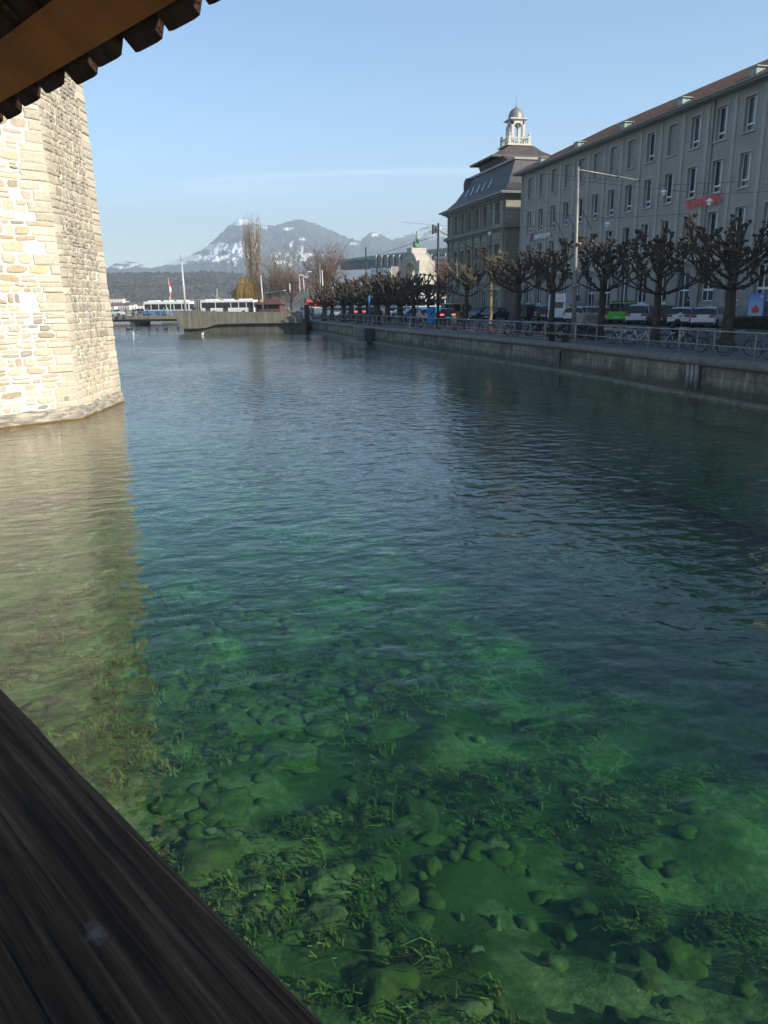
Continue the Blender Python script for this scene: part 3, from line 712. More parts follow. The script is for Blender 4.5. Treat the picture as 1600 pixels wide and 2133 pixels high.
for i in range(60):
    yc = y0 + i * sp
    for row in range(2):
        e = n_e + rt.uniform(-.012, .012) - row * .30; rise = row * .055
        wv = sp * .495; dp = .06; N = 9
        dzz = rt.uniform(-.006, .006); tw = rt.uniform(-.008, .008)
        vs = []
        for side, th in ((0, 0), (1, .017)):
            for (nn_, wk) in ((e, 1.0), (e - .38, .9)):
                for q in range(N):
                    s_ = -1 + 2 * q / (N - 1); X, Z = roof_pt(nn_, .0 + rise + dzz)
                    vs.append((X, yc + tw * (nn_ - e) * 10 + s_ * wv * wk, Z + (.10 if nn_ < e else 0) + dp * (s_ ** 10) - (0 if side else 0) + (th if side else 0) ))
        fs = []
        for q in range(N - 1):
            fs.append((q, q + 1, N + q + 1, N + q)); fs.append((2 * N + q, 3 * N + q, 3 * N + q + 1, 2 * N + q + 1)); fs.append((q, 2 * N + q, 2 * N + q + 1, q + 1))
        fs.append((0, N, 3 * N, 2 * N)); fs.append((N - 1, 3 * N - 1, 4 * N - 1, 2 * N - 1))
        b.add(vs, fs)
        # cover tile
        vs = []
        for (nn_, wk) in ((e - .03, 1.0), (e - .36, .85)):
            for q in range(N):
                a = math.pi * q / (N - 1); X, Z = roof_pt(nn_, .045 + rise + dzz)
                vs.append((X, yc + sp / 2 + math.cos(a) * .062 * wk, Z + math.sin(a) * .05))
        b.add(vs, [(q, q + 1, N + q + 1, N + q) for q in range(N - 1)])
b.build('roof_tiles', M['old_tile'], br)

# ================================================================== BUILDINGS
def frame_mat(O, U, N):
    U = Vector(U).normalized(); N = Vector(N).normalized(); Z = Vector((0, 0, 1))
    mm = Matrix((U, N, Z)).transposed().to_4x4(); mm.translation = Vector(O); return mm
def facade(b, Mx, u0, u1, z0, z1, ops, depth=.3, mi=None):
    """wall from (u0..u1, z0..z1) in a local frame (u, outward, z), with recessed openings"""
    us = sorted(set([u0, u1] + [v for o in ops for v in o[:2]])); zs = sorted(set([z0, z1] + [v for o in ops for v in o[2:4]]))
    us = [u for u in us if u0 - 1e-6 <= u <= u1 + 1e-6]; zs = [z for z in zs if z0 - 1e-6 <= z <= z1 + 1e-6]
    P = lambda u, o, z: Mx @ Vector((u, o, z))
    for ua, ub in zip(us, us[1:]):
        col = [o for o in ops if o[0] < (ua + ub) / 2 < o[1]]; start = None
        for za, zb in zip(zs, zs[1:]):
            hole = any(o[2] < (za + zb) / 2 < o[3] for o in col)
            if not hole and start is None: start = za
            if hole and start is not None: b.quad(P(ua, 0, start), P(ub, 0, start), P(ub, 0, za), P(ua, 0, za), mi); start = None
        if start is not None: b.quad(P(ua, 0, start), P(ub, 0, start), P(ub, 0, z1), P(ua, 0, z1), mi)
    for o in ops:
        ua, ub, za, zb = o[:4]; d = -depth
        b.quad(P(ua, 0, za), P(ub, 0, za), P(ub, d, za), P(ua, d, za), mi); b.quad(P(ua, 0, zb), P(ub, 0, zb), P(ub, d, zb), P(ua, d, zb), mi)
        b.quad(P(ua, 0, za), P(ua, 0, zb), P(ua, d, zb), P(ua, d, za), mi); b.quad(P(ub, 0, za), P(ub, 0, zb), P(ub, d, zb), P(ub, d, za), mi)
def window(parent, Mx, ua, ub, za, zb, depth, kind='casement', frame=None, loff=Vector((0, 0, 0))):
    """one window: its frame, and under it its glass or its blind"""
    frame = frame or M['white_frame']; t_ = .065
    T = Matrix.Translation(-loff) @ Mx
    b = MB(); d0, d1 = -depth + .02, -depth + .09
    def bar(a, c, e, g): b.box((a, d0, e), (c, d1, g), T)
    if kind == 'blind':
        bar(ua, ua + .05, za, zb); bar(ub - .05, ub, za, zb)
        f = b.build('window', frame, parent)
        g = MB(); n = 22
        for k in range(n):
            z0 = za + (zb - za) * k / n; z1 = za + (zb - za) * (k + 1) / n
            P = lambda u, o, z: T @ Vector((u, o, z))
            g.quad(P(ua + .05, d0 + .10, z0), P(ub - .05, d0 + .10, z0), P(ub - .05, d0 + .125, (z0 + z1) / 2), P(ua + .05, d0 + .125, (z0 + z1) / 2))
            g.quad(P(ua + .05, d0 + .125, (z0 + z1) / 2), P(ub - .05, d0 + .125, (z0 + z1) / 2), P(ub - .05, d0 + .10, z1), P(ua + .05, d0 + .10, z1))
        g.build('blind', M['blind'], f); return f
    bar(ua, ua + t_, za, zb); bar(ub - t_, ub, za, zb); bar(ua + t_, ub - t_, za, za + t_); bar(ua + t_, ub - t_, zb - t_, zb)
    if kind == 'casement':
        zt = za + .58; bar(ua + t_, ub - t_, zt - .09, zt + .03); um = ua + (ub - ua) * .38
        bar(um - .05, um + .05, zt + .03, zb - t_); bar(ua + t_, ub - t_, za + t_, za + .14)
    elif kind == 'tall':
        zt = za + .9; bar(ua + t_, ub - t_, zt - .10, zt + .08); um = ua + (ub - ua) * .62
        bar(um - .05, um + .05, zt + .08, zb - t_); bar(um - .04, um + .04, za + t_, zt - .10)
    elif kind == 'door':
        um = ua + (ub - ua) * .62; zt = za + 2.3; bar(ua + t_, ub - t_, zt - .06, zt + .06); bar(um - .05, um + .05, za + t_, zt - .06); bar(um - .05, um + .05, zt + .06, zb - t_)
    elif kind == 'sash':
        um = (ua + ub) / 2; zt = za + (zb - za) * .68; bar(um - .04, um + .04, za + t_, zb - t_); bar(ua + t_, um - .04, zt - .04, zt + .04); bar(um + .04, ub - t_, zt - .04, zt + .04)
    f = b.build('window', frame, parent)
    g = MB(); P = lambda u, o, z: T @ Vector((u, o, z)); dg = d0 + .025
    a = rnd.uniform(-.004, .004)
    g.quad(P(ua + .02, dg + a, za + .02), P(ub - .02, dg - a, za + .02), P(ub - .02, dg - a, zb - .02), P(ua + .02, dg + a, zb - .02))
    g.build('glass', rnd.choice((M['glass'], M['glass'], M['glass_b'], M['glass_c'])), f)
    return f
def text_mesh(name, body, mt, parent, height=None, width=None, Mx=None, ext=.04, bold=0.0, shear=0.0):
    cu = bpy.data.curves.new(name, 'FONT'); cu.body = body; cu.size = 1; cu.extrude = 0; cu.offset = bold; cu.shear = shear
    ob = bpy.data.objects.new('tmp', cu); C.objects.link(ob)
    bpy.context.view_layer.update()
    me = bpy.data.meshes.new_from_object(ob.evaluated_get(bpy.context.evaluated_depsgraph_get()))
    bpy.data.objects.remove(ob); bpy.data.curves.remove(cu)
    xs_ = [v.co.x for v in me.vertices]; ys_ = [v.co.y for v in me.vertices]; x0, x1, y0, y1 = min(xs_), max(xs_), min(ys_), max(ys_)
    sy = height / (y1 - y0) if height else 1; sx = width / (x1 - x0) if width else sy
    b = MB()
    V = [Vector(((v.co.x - x0) * sx, (v.co.y - y0) * sy, 0)) for v in me.vertices]
    polys = [tuple(p.vertices) for p in me.polygons]
    ec = {}
    for p in polys:
        for i in range(len(p)):
            k = (p[i], p[(i + 1) % len(p)]); ec[k] = 1
    b.add([Mx @ (v + Vector((0, 0, ext))) for v in V], polys)
    side = [k for k in ec if (k[1], k[0]) not in ec]
    vs = [Mx @ v for v in V] + [Mx @ (v + Vector((0, 0, ext))) for v in V]; n_ = len(V)
    b.add(vs, [(a, c, n_ + c, n_ + a) for a, c in side])
    bpy.data.meshes.remove(me)
    return b.build(name, mt, parent)

# ---- long office building with two signs (river front on the plane X = 41)
BX = 41.0; FM = frame_mat((BX, 0, 0), (0, 1, 0), (-1, 0, 0))
bk = thing('office_building', 'long grey four-storey office building with pilasters and red tiled roof', 'office building', (BX, 68, LZ))
BO = Vector((BX, 68, LZ)); T0 = Matrix.Translation(-BO)
Y0, Y1 = 45.5, 95.9
bays = [93.3 - 3.262 * k for k in range(17)]
ops = []; wins = []
for k, yb in enumerate(bays):
    w2 = .62
    for r_, (za, zb) in enumerate(((15.85, 18.25), (12.0, 14.42), (8.2, 10.62))):
        if yb - w2 < Y0 + .3: continue
        ops.append((yb - w2, yb + w2, za, zb)); kd = 'casement'
        if r_ == 0 and (k <= 7 or k == 9): kd = 'blind'
        wins.append((yb - w2, yb + w2, za, zb, kd))
    if yb - 1 > Y0 + .3:
        w3 = .92
        kd = 'door' if k in (5, 6, 10) else 'tall'
        za = 2.35 if kd == 'door' else (3.75 if k >= 11 else 2.7)
        if k in (5, 6): kd = 'door'
        ops.append((yb - w3, yb + w3, za, 6.35)); wins.append((yb - w3, yb + w3, za, 6.35, kd))
b = MB(); facade(b, T0 @ FM, Y0, Y1, 7.0, 18.95, [o for o in ops if o[2] > 7], .34)
XB = 55.0
for (p, q) in (((BX, Y1), (XB, Y1)), ((XB, Y1), (XB, Y0)), ((XB, Y0), (BX, Y0))):
    b.quad(*[Vector((x, y, z)) - BO for x, y, z in ((p[0], p[1], LZ), (q[0], q[1], LZ), (q[0], q[1], 18.95), (p[0], p[1], 18.95))])
b.build('wall', M['bank_wall'], bk)
b = MB(); facade(b, T0 @ FM, Y0, Y1, LZ - .2, 7.0, [o for o in ops if o[2] < 7], .42); b.build('ground_floor_wall', M['bank_base'], bk)
b = MB()
for k in range(-1, len(bays)):
    yb = bays[0] + 3.262 / 2 - 3.262 * (k + 1) if k >= 0 else bays[0] + 3.262 / 2
    if k == -1: continue
    if yb < Y0 + .3: continue
    b.box((yb - .19, .002, 7.3), (yb + .19, .09, 18.7), T0 @ FM)
b.box((Y1 - .5, .002, 7.3), (Y1, .09, 18.7), T0 @ FM); b.box((Y0, .002, 7.3), (Y0 + .5, .09, 18.7), T0 @ FM)
b.build('pilasters', M['bank_trim'], bk)
b = MB(); b.box((Y0 - .1, .003, 6.78), (Y1 + .1, .28, 7.02), T0 @ FM, bev=.03); b.box((Y0 - .1, .003, 7.02), (Y1 + .1, .14, 7.2), T0 @ FM)
n = int((Y1 - Y0) / .42)
for k in range(n): b.box((Y0 + k * .42, .03, 6.62), (Y0 + k * .42 + .2, .2, 6.779), T0 @ FM)
b.box((Y0, .003, LZ - .1), (Y1, .12, 2.32), T0 @ FM)
b.build('string_course', M['bank_trim'], bk)
b = MB(); P = lambda x, y, z: Vector((x, y, z)) - BO
b.box((40.02 - BX, Y0 - .8 - 68, 18.9 - LZ), (XB + .9 - BX, Y1 + .5 - 68, 19.02 - LZ)); b.build('eaves_soffit', M['bank_wall'], bk)
b = MB(); b.tube([P(39.98, Y0 - .8, 19.08), P(39.98, Y1 + .5, 19.08)], .11, 8)
b.tube([P(40.9, Y1 - .28, 19.0), P(40.9, Y1 - .28, 2.0)], .06, 8); b.tube([P(40.9, 58.3, 18.9), P(40.9, 58.3, 2.0)], .06, 8); b.build('gutter', M['zinc'], bk)
b = MB(); RX, RZ = 48.0, 23.0; e0, e1 = Y0 - .8, Y1 + .5; NS = 60
ea = [Vector((39.95, e0, 19.1)), Vector((39.95, e1, 19.1)), Vector((XB + .9, e1, 19.1)), Vector((XB + .9, e0, 19.1))]
r1, r2 = Vector((RX, e0 + 8, RZ)), Vector((RX, e1 - 8.5, RZ))
b.add([v - BO for v in ea + [r1, r2]], [(0, 1, 5, 4), (1, 2, 5), (2, 3, 4, 5), (3, 0, 4)])
n = int((e1 - e0) / .3)                                # raised cover-tile courses, real ribs up the slope
for k in range(n):
    y = e0 + .15 + k * .3; t_ = min(1, (y - e0) / 8, (e1 - y) / 8.5)
    a = Vector((39.95, y, 19.13)); c = Vector((39.95 + (RX - 39.95) * t_, y, 19.13 + (RZ - 19.1) * t_))
    b.tube([a - BO, c - BO], .07, 4, smooth=False)
for k in range(int((e1 - e0) / .75)):
    y = e0 + .3 + k * .75; b.tube([P(40.5, y, 19.42), P(40.4, y, 19.62), P(40.62, y, 19.66)], .02, 4)
b.build('roof', M['red_tiles'], bk)
for yd in (53.5, 62.3, 71.3, 80.5, 89.5):
    b = MB()
    b.box((40.35 - BX, yd - .38 - 68, 19.3 - LZ), (41.1 - BX, yd + .38 - 68, 19.86 - LZ)); b.box((40.28 - BX, yd - .5 - 68, 19.86 - LZ), (41.3 - BX, yd + .5 - 68, 19.93 - LZ))
    b.build('dormer', M['copper'], bk)
for (ua, ub, za, zb, kd) in wins:
    f = window(bk, FM, ua, ub, za, zb, .34 if za > 7 else .42, kd, loff=BO); b = MB()
    if za > 7:
        for bx_ in (((ua - .13, .002, za), (ua, .05, zb)), ((ub, .002, za), (ub + .13, .05, zb)), ((ua - .13, .002, zb), (ub + .13, .055, zb + .13))): b.box(*bx_, T0 @ FM)
        b.box((ua - .17, .002, za - .12), (ub + .17, .13, za), T0 @ FM)
        b.build('surround', M['bank_trim'], f)
    elif kd == 'tall' and za > 3: b.box((ua - .25, .002, za - .42), (ub + .25, .10, za - .28), T0 @ FM); b.build('sill', M['bank_trim'], f)
for (px0, py0, px1, py1) in ((1155, 452, 1176, 497), (1182, 445, 1205, 494), (1213, 438, 1232, 478)):   # slanting flag rods
    a = on_x(px1, py1, 41.0); c = on_x(px0, py0, 38.9); b = MB(); b.tube([a - BO, c - BO], .035, 6); b.build('flag_rod', M['dark_metal'], bk)

MT = frame_mat((40.85, 0, 0), (0, -1, 0), (0, 0, 1)).copy()
def textframe(o, u, v):                                # local x along u, y along v, z towards the viewer
    u = Vector(u).normalized(); v = Vector(v).normalized(); w_ = u.cross(v); mm = Matrix((u, v, w_)).transposed().to_4x4(); mm.translation = Vector(o); return mm
s1 = thing('wall_sign', 'red RAIFFEISEN letters mounted on the office front', 'sign', (40.8, 60.85, 11.15))
text_mesh('lettering', 'RAIFFEISEN', M['red_letter'], s1, .68, 4.45, textframe((0, 0, 0), (0, -1, 0), (0, 0, 1)), .03, .012)
s2 = thing('wall_sign', 'white swisscom letters with a small blue and red emblem on the office front', 'sign', (40.8, 91.3, 11.05))
text_mesh('lettering', 'swisscom', M['white_letter'], s2, .70, 4.4, textframe((0, 0, 0), (0, -1, 0), (0, 0, 1)), .03, .01)
b = MB()
for k, (a0, mi) in enumerate(((.0, 0), (.7, 0), (1.5, 1), (2.4, 0))):
    pts = []
    for q in range(7):
        t_ = q / 6; r_ = .1 + .42 * t_; a = a0 + 1.3 + t_ * 1.1
        pts.append((-.06 * k, .62 + r_ * math.cos(a) * .8, .35 + r_ * math.sin(a)))
    b.cur = mi; b.tube(pts, [.05, .1, .14, .16, .14, .09, .03], 6)
b.build('emblem', [M['sw_blue'], M['red_letter']], s2)

# ---- sandstone post building with mansard roof and lantern
PO = Vector((48, 113, LZ)); T1 = Matrix.Translation(-PO)
pb = thing('sandstone_building', 'sandstone building with dark mansard roof, skylights and a small domed lantern', 'building', PO)
PM = frame_mat((41, 0, 0), (0, 1, 0), (-1, 0, 0))
ya, yb_ = 101.0, 125.2
ops = []
cols = [121.2, 118.1, 115.0, 111.8, 108.6, 103.9]
for y in cols:
    ops += [(y - .65, y + .65, 14.0, 16.7), (y - .65, y + .65, 7.9, 11.4), (y - .7, y + .7, 2.7, 5.4)]
SM = frame_mat((0, 101.0, 0), (1, 0, 0), (0, -1, 0))
sops = [(44.2, 45.5, 7.9, 11.4), (48.0, 49.3, 7.9, 11.4), (51.6, 52.9, 7.9, 11.4), (48.0, 49.3, 2.7, 5.4), (48.0, 49.3, 14.0, 16.7)]
b = MB(); facade(b, T1 @ PM, ya, yb_, LZ - .2, 17.5, ops, .4); facade(b, T1 @ SM, 41.0, 56.5, LZ - .2, 17.5, sops, .4)
q_ = lambda x, y, z: Vector((x, y, z)) - PO
b.quad(q_(41, yb_, LZ), q_(56.5, yb_, LZ), q_(56.5, yb_, 17.5), q_(41, yb_, 17.5)); b.quad(q_(56.5, yb_, LZ), q_(56.5, 101, LZ), q_(56.5, 101, 17.5), q_(56.5, yb_, 17.5))
b.build('wall', M['ashlar'], pb)
b = MB()
for (z0, z1, o) in ((13.1, 13.35, .25), (13.35, 13.75, .6), (13.75, 13.9, .4), (6.3, 6.7, .25), (17.0, 17.25, .35), (17.25, 17.5, .75), (11.9, 12.1, .12), (LZ - .1, 2.5, .12)):
    b.box((41 - o - 48, ya - o - 113, z0 - LZ), (56.5 + o - 48, yb_ + o - 113, z1 - LZ))
b.build('cornices', M['ashlar_trim'], pb)
b = MB()
edges = sorted(cols + [])
for y in [122.8, 119.65, 116.55, 113.4, 110.2, 107.0, 106.2, 101.5, 124.7]:
    b.box((y - .28, .002, 6.71), (y + .28, .22, 13.09), T1 @ PM); b.box((y - .26, .002, 13.91), (y + .26, .2, 16.99), T1 @ PM); b.box((y - .38, .002, 2.51), (y + .38, .16, 6.29), T1 @ PM)
for y in cols:
    for (za, zb) in ((14.0, 16.7), (7.9, 11.4)):
        b.box((y - .85, .002, zb), (y + .85, .16, zb + .22), T1 @ PM); b.box((y - .8, .002, za - .2), (y + .8, .14, za), T1 @ PM)
        for s_ in (-1, 1): b.box((min(y + s_ * .65, y + s_ * .8), .002, za), (max(y + s_ * .65, y + s_ * .8), .08, zb), T1 @ PM)
for x in (41.3, 46.5, 50.7): b.box((x - .25, .002, 2.51), (x + .25, .18, 13.09), T1 @ SM)
b.build('pilasters', M['ashlar_trim'], pb)
for o in ops: window(pb, PM, *o, .4, 'sash', M['ashlar_trim'] if o[2] > 6 else M['white_frame'], loff=PO)
for o in sops: window(pb, SM, *o, .4, 'sash', M['ashlar_trim'], loff=PO)
def ringpts(x0, x1, y0, y1, z): return [Vector((x0, y0, z)) - PO, Vector((x1, y0, z)) - PO, Vector((x1, y1, z)) - PO, Vector((x0, y1, z)) - PO]
def rings(b, rs, cap=True):
    vs = [v for r_ in rs for v in r_]
    fs = [(i * 4 + k, i * 4 + (k + 1) % 4, (i + 1) * 4 + (k + 1) % 4, (i + 1) * 4 + k) for i in range(len(rs) - 1) for k in range(4)]
    if cap: fs.append(tuple((len(rs) - 1) * 4 + k for k in range(4)))
    b.add(vs, fs)
b = MB()
man = [ringpts(39.9, 57.6, 99.9, 126.6, 17.5), ringpts(39.9, 57.6, 99.9, 126.6, 17.75), ringpts(40.7, 56.8, 100.7, 125.2, 18.1), ringpts(41.5, 56.0, 101.5, 123.2, 19.0), ringpts(42.2, 55.3, 102.2, 121.4, 20.4), ringpts(42.9, 54.6, 102.8, 119.7, 22.0)]
rings(b, man); b.build('mansard_roof', M['slate'], pb)
b = MB()
rings(b, [ringpts(42.7, 54.8, 102.6, 119.9, 22.0), ringpts(42.7, 54.8, 102.6, 119.9, 22.28), ringpts(43.2, 54.3, 103.1, 119.4, 22.34)])
for zz, o in ((17.5, 1.12), (17.62, 1.2)): b.box((41 - o - 48, ya - o - 113, zz - LZ), (56.5 + o - 48, yb_ + o + .2 - 113, zz + .11 - LZ))
b.build('roof_moulding', M['zinc'], pb)
b = MB()
rings(b, [ringpts(43.9, 50.6, 106.5, 118.3, 22.2), ringpts(43.2, 51.0, 108.2, 117.6, 23.35)], False)
rings(b, [ringpts(41.9, 51.3, 108.6, 117.9, 23.3), ringpts(41.9, 51.3, 108.6, 117.9, 23.55), ringpts(44.2, 50.2, 110.6, 116.4, 24.5), ringpts(45.9, 49.4, 112.0, 115.4, 25.5)])
b.build('pavilion_roof', M['slate_brown'], pb)
for k in range(5):                                     # skylights lying on the mansard slope
    y = [118.6, 116.3, 113.8, 111.5, 109.0][k]
    b = MB(); a = Vector((41.57, y - .3, 19.2)); c = Vector((42.16, y - .3, 20.4)); nn_ = Vector((-.9, 0, .44)) * .05; dy = Vector((0, .65, 0))
    b.add([v - PO for v in (a, a + dy, c + dy, c, a + nn_, a + dy + nn_, c + dy + nn_, c + nn_)], [(4, 5, 6, 7), (0, 1, 5, 4), (1, 2, 6, 5), (2, 3, 7, 6), (3, 0, 4, 7)])
    b.build('skylight', M['sky_glass'], pb)
b = MB(); b.lathe([(0, .9), (.55, .75), (.8, .3), (.85, 0), (.85, -.9)], 12, Matrix.Translation(q_(42.8, 120.6, 21.4))); b.build('roof_turret', M['slate'], pb)
L = q_(47.3, 113.7, 0)
b = MB()
def cb(h, z0, z1, bev=0): b.box((L.x - h, L.y - h, z0 - LZ), (L.x + h, L.y + h, z1 - LZ), bev=bev)
cb(1.95, 25.45, 25.6); cb(1.75, 25.6, 25.72); cb(1.55, 26.45, 26.55) if False else None
for sx in (-1, 1):
    for sy in (-1, 1):
        b.box((L.x + sx * 1.5 - .17, L.y + sy * 1.5 - .17, 25.72 - LZ), (L.x + sx * 1.5 + .17, L.y + sy * 1.5 + .17, 26.75 - LZ)); b.blob((L.x + sx * 1.5, L.y + sy * 1.5, 26.95 - LZ), .2, sub=1, amp=0)
        b.box((L.x + sx * .85 - .22, L.y + sy * .85 - .22, 25.72 - LZ), (L.x + sx * .85 + .22, L.y + sy * .85 + .22, 28.35 - LZ), bev=.04)
for s_ in (-1, 1):
    b.box((L.x - 1.5, L.y + s_ * 1.5 - .1, 26.45 - LZ), (L.x + 1.5, L.y + s_ * 1.5 + .1, 26.56 - LZ)); b.box((L.x + s_ * 1.5 - .1, L.y - 1.4, 26.45 - LZ), (L.x + s_ * 1.5 + .1, L.y + 1.4, 26.56 - LZ))
    for k in range(-3, 4):
        for (dx, dy) in ((k * .38, s_ * 1.5), (s_ * 1.5, k * .38)): b.lathe([(.05, 25.72 - LZ), (.09, 25.95 - LZ), (.04, 26.3 - LZ), (.07, 26.45 - LZ)], 6, Matrix.Translation((L.x + dx, L.y + dy, 0)))
for ax in range(2):                                    # the four arches of the lantern
    for s_ in (-1, 1):
        N = 8; o0, o1 = (.63, 1.05); pts_i = [(.63 * math.cos(math.pi * q / N), 28.0 + .55 * math.sin(math.pi * q / N)) for q in range(N + 1)]
        vs = []
        for t_ in (.7, 1.04):
            for (u, z) in pts_i: vs.append((u, t_, z)); vs.append((u, t_, 28.9))
        P3 = [Vector((L.x + (u if ax == 0 else s_ * t_), L.y + (s_ * t_ if ax == 0 else u), z - LZ)) for u, t_, z in vs]
        n2 = 2 * (N + 1); fs = []
        for q in range(N):
            for o in (0, n2): fs.append((o + 2 * q, o + 2 * q + 2, o + 2 * q + 3, o + 2 * q + 1))
            fs.append((2 * q, 2 * q + 2, n2 + 2 * q + 2, n2 + 2 * q))
        b.add(P3, fs)
cb(1.12, 28.85, 28.98); cb(1.35, 28.98, 29.12, .03); cb(1.2, 29.12, 29.2)
b.build('lantern', M['lantern_stone'], pb)
b = MB(); b.lathe([(1.1, 29.2 - LZ), (1.08, 29.6 - LZ), (.95, 30.05 - LZ), (.7, 30.4 - LZ), (.35, 30.65 - LZ), (.1, 30.8 - LZ), (.05, 31.2 - LZ), (.02, 32.4 - LZ), (0, 32.4 - LZ)], 16, Matrix.Translation((L.x, L.y, 0))); b.build('dome', M['zinc'], pb)

# ---- unseen added block: shades the promenade, skewed end lets one sun beam through
nb = thing('unseen_shade_block', 'plain rendered block added out of view to shade the promenade and pass a sun beam', 'building', (41, 0, LZ))
b = MB(); k_ = SUN_H.y / SUN_H.x
y_a = 43.75
b.prism([(0, y_a), (0, -34), (16, -34), (16, y_a + 16 * k_)], 0, 17.2); b.build('wall', M['bank_wall'], nb)
b = MB(); b.add([(-.8, y_a + .2, 17.2), (-.8, -35, 17.2), (16.8, -35, 17.2), (16.8, y_a + 16.8 * k_, 17.2), (8, y_a - 12, 21.5), (8, -27, 21.5)], [(0, 1, 5, 4), (1, 2, 5), (2, 3, 4, 5), (3, 0, 4)]); b.build('roof', M['red_tiles'], nb)

# ================================================================== FAR END OF THE RIVER
P0, P1_ = Vector((15.4, 114.3, 0)), Vector((-2.1, 118.8, 0))
ab = thing('bridge_abutment', 'board-marked concrete abutment wall jutting out where the road bridge meets the quay', 'abutment', P0)
u_ = (P1_ - P0).normalized(); n_ = Vector((u_.y, -u_.x, 0)); n_ = -n_ if n_.y > 0 else n_
AM = frame_mat(P0, u_, n_); LL = (P1_ - P0).length
b = MB()
poly_top = lambda u: 2.72 + (3.12 - 2.72) * u / LL
us_ = [0, 4, 8, 11.2, 12.6, 14, 15.4, LL - .2]
zb_ = [1.25, 1.25, 1.25, 1.22, 1.15, .72, .62, .62]
vs = []
for (u, zb2) in zip(us_, zb_):
    for o in (0, -.5): vs += [AM @ Vector((u, o, zb2)), AM @ Vector((u, o, poly_top(u)))]
fs = []
for i in range(len(us_) - 1):
    a, c = i * 4, (i + 1) * 4; fs += [(a, c, c + 1, a + 1), (a + 2, c + 2, c + 3, a + 3), (a + 1, c + 1, c + 3, a + 3), (a, c, c + 2, a + 2)]
e = (len(us_) - 1) * 4; b.add(vs, fs); b.add([vs[e], vs[e + 1], AM @ Vector((LL + .55, 0, 3.14)), vs[e + 2], vs[e + 3], AM @ Vector((LL + .55, -.5, 3.14))], [(0, 2, 1), (3, 5, 4), (0, 3, 5, 2), (1, 4, 5, 2)])
b.build('parapet', M['concrete'], ab)
b = MB(); b.box((-.4, -9, -5), (LL - .6, -.55, 1.9), AM); b.build('base', M['concrete_dark'], ab)
ab.location = (0, 0, 0)
# deck of the road bridge
D0, D1 = Vector((24, 163.5, 0)), Vector((-75, 187.5, 0)); u2 = (D1 - D0).normalized(); n2 = Vector((u2.y, -u2.x, 0)); n2 = -n2 if n2.y > 0 else n2
DM = frame_mat(D0, u2, n2); rb = thing('road_bridge', 'low flat concrete road bridge crossing the river in the distance', 'bridge', (0, 0, 0))
b = MB(); b.box((-8, -17, .75), (102, -.8, 1.78), DM); b.build('deck', M['concrete_dark'], rb)
b = MB(); b.box((-8, -1.0, 1.15), (102, .0, 1.95), DM, bev=.06); b.build('edge_beam', M['concrete'], rb)
for u in (38, 64, 90):
    for dv in (-2.5, -6, -9.5, -13):
        b = MB(); b.tube([DM @ Vector((u, dv, -5)), DM @ Vector((u, dv, .8))], .55, 10); b.build('pier', M['white_stone'], rb)
b = MB()
for k in range(46): b.tube([DM @ Vector((k * 2.2, -.35, 1.9)), DM @ Vector((k * 2.2, -.35, 2.85))], .03, 4)
for z in (2.35, 2.85): b.tube([DM @ Vector((0, -.35, z)), DM @ Vector((102, -.35, z))], .03, 4)
b.build('railing', M['rail_steel'], rb)
b = MB(); b.add([DM @ Vector(p) for p in ((-8, -1.6, 1.79), (102, -1.6, 1.79), (102, -16, 1.79), (-8, -16, 1.79))], [(0, 1, 2, 3)]); b.build('road_surface', M['asphalt'], rb)

def ridge_mesh(name, prof, D, depth, rows, cols, mt, jag, seed, snow=None, base=-20, tree=0.0, blobs=()):
    """a mountain side: skyline given by azimuth/elevation seen from the river, built as terrain of real size"""
    b = MB(); a0, a1 = prof[0][0], prof[-1][0]; vs = []; cols_ = []
    for i in range(cols + 1):
        az_ = a0 + (a1 - a0) * i / cols
        for (pa, pe), (qa, qe) in zip(prof, prof[1:]):
            if pa <= az_ <= qa: t_ = (az_ - pa) / (qa - pa); el_ = pe + (qe - pe) * t_; break
        for j in range(rows + 1):
            t_ = j / rows; dd = D - depth * (1 - t_)
            hr_ = math.tan(R(el_)) * D
            s = t_ ** 1.25
            x, y = dd * math.sin(R(az_)), dd * math.cos(R(az_)); q = Vector((x, y, seed)) / (D * .02)
            hh = base + (hr_ - base) * s
            hh += hr_ * jag * (noise.fractal(q, 1.0, 2.1, 5)) * math.sin(math.pi * min(1, t_ * 1.0)) * .9
            hh += hr_ * jag * .16 * noise.fractal(q * 6, 1.0, 2.1, 3) * (t_ > .05)
            if tree:
                v_ = noise.voronoi(Vector((x / 9, y / 9, seed)))[0][0]; hh += tree * (1 - min(1, v_ * 1.5)) * (.6 + .8 * noise.noise(Vector((x / 6, y / 6, 2)))) * min(1, t_ * 6)
            vs.append((x, y, hh))
            if snow is not None:
                e2 = math.degrees(math.atan2(hh, dd)); sn = snow(az_, e2, t_, x, y, hh); cols_.append((sn, sn, sn))
    R_ = rows + 1
    b.add(vs, [(i * R_ + j, (i + 1) * R_ + j, (i + 1) * R_ + j + 1, i * R_ + j + 1) for i in range(cols) for j in range(rows)], smooth=not tree)
    if cols_: b.col = cols_
    return tag(b.build(name, mt), kind='structure')
def _mtn(name):
    t = NT(name); p = t.pos(); a = t.n('Attribute', attribute_name='tone').outputs[2]
    n1 = t.noise(t.map(p, (1, 1, 2.2)), .018, 12, .85)
    s = t.range(t.math('ADD', a, t.math('MULTIPLY', t.math('SUBTRACT', n1, .5), 2.8)), .52, .62)
    f = t.mix(t.range(t.noise(p, .006, 8, .7), .35, .65), (.022, .03, .032), (.075, .075, .065))
    return t.pbr(t.mix(s, f, (.88, .88, .90)), .95)
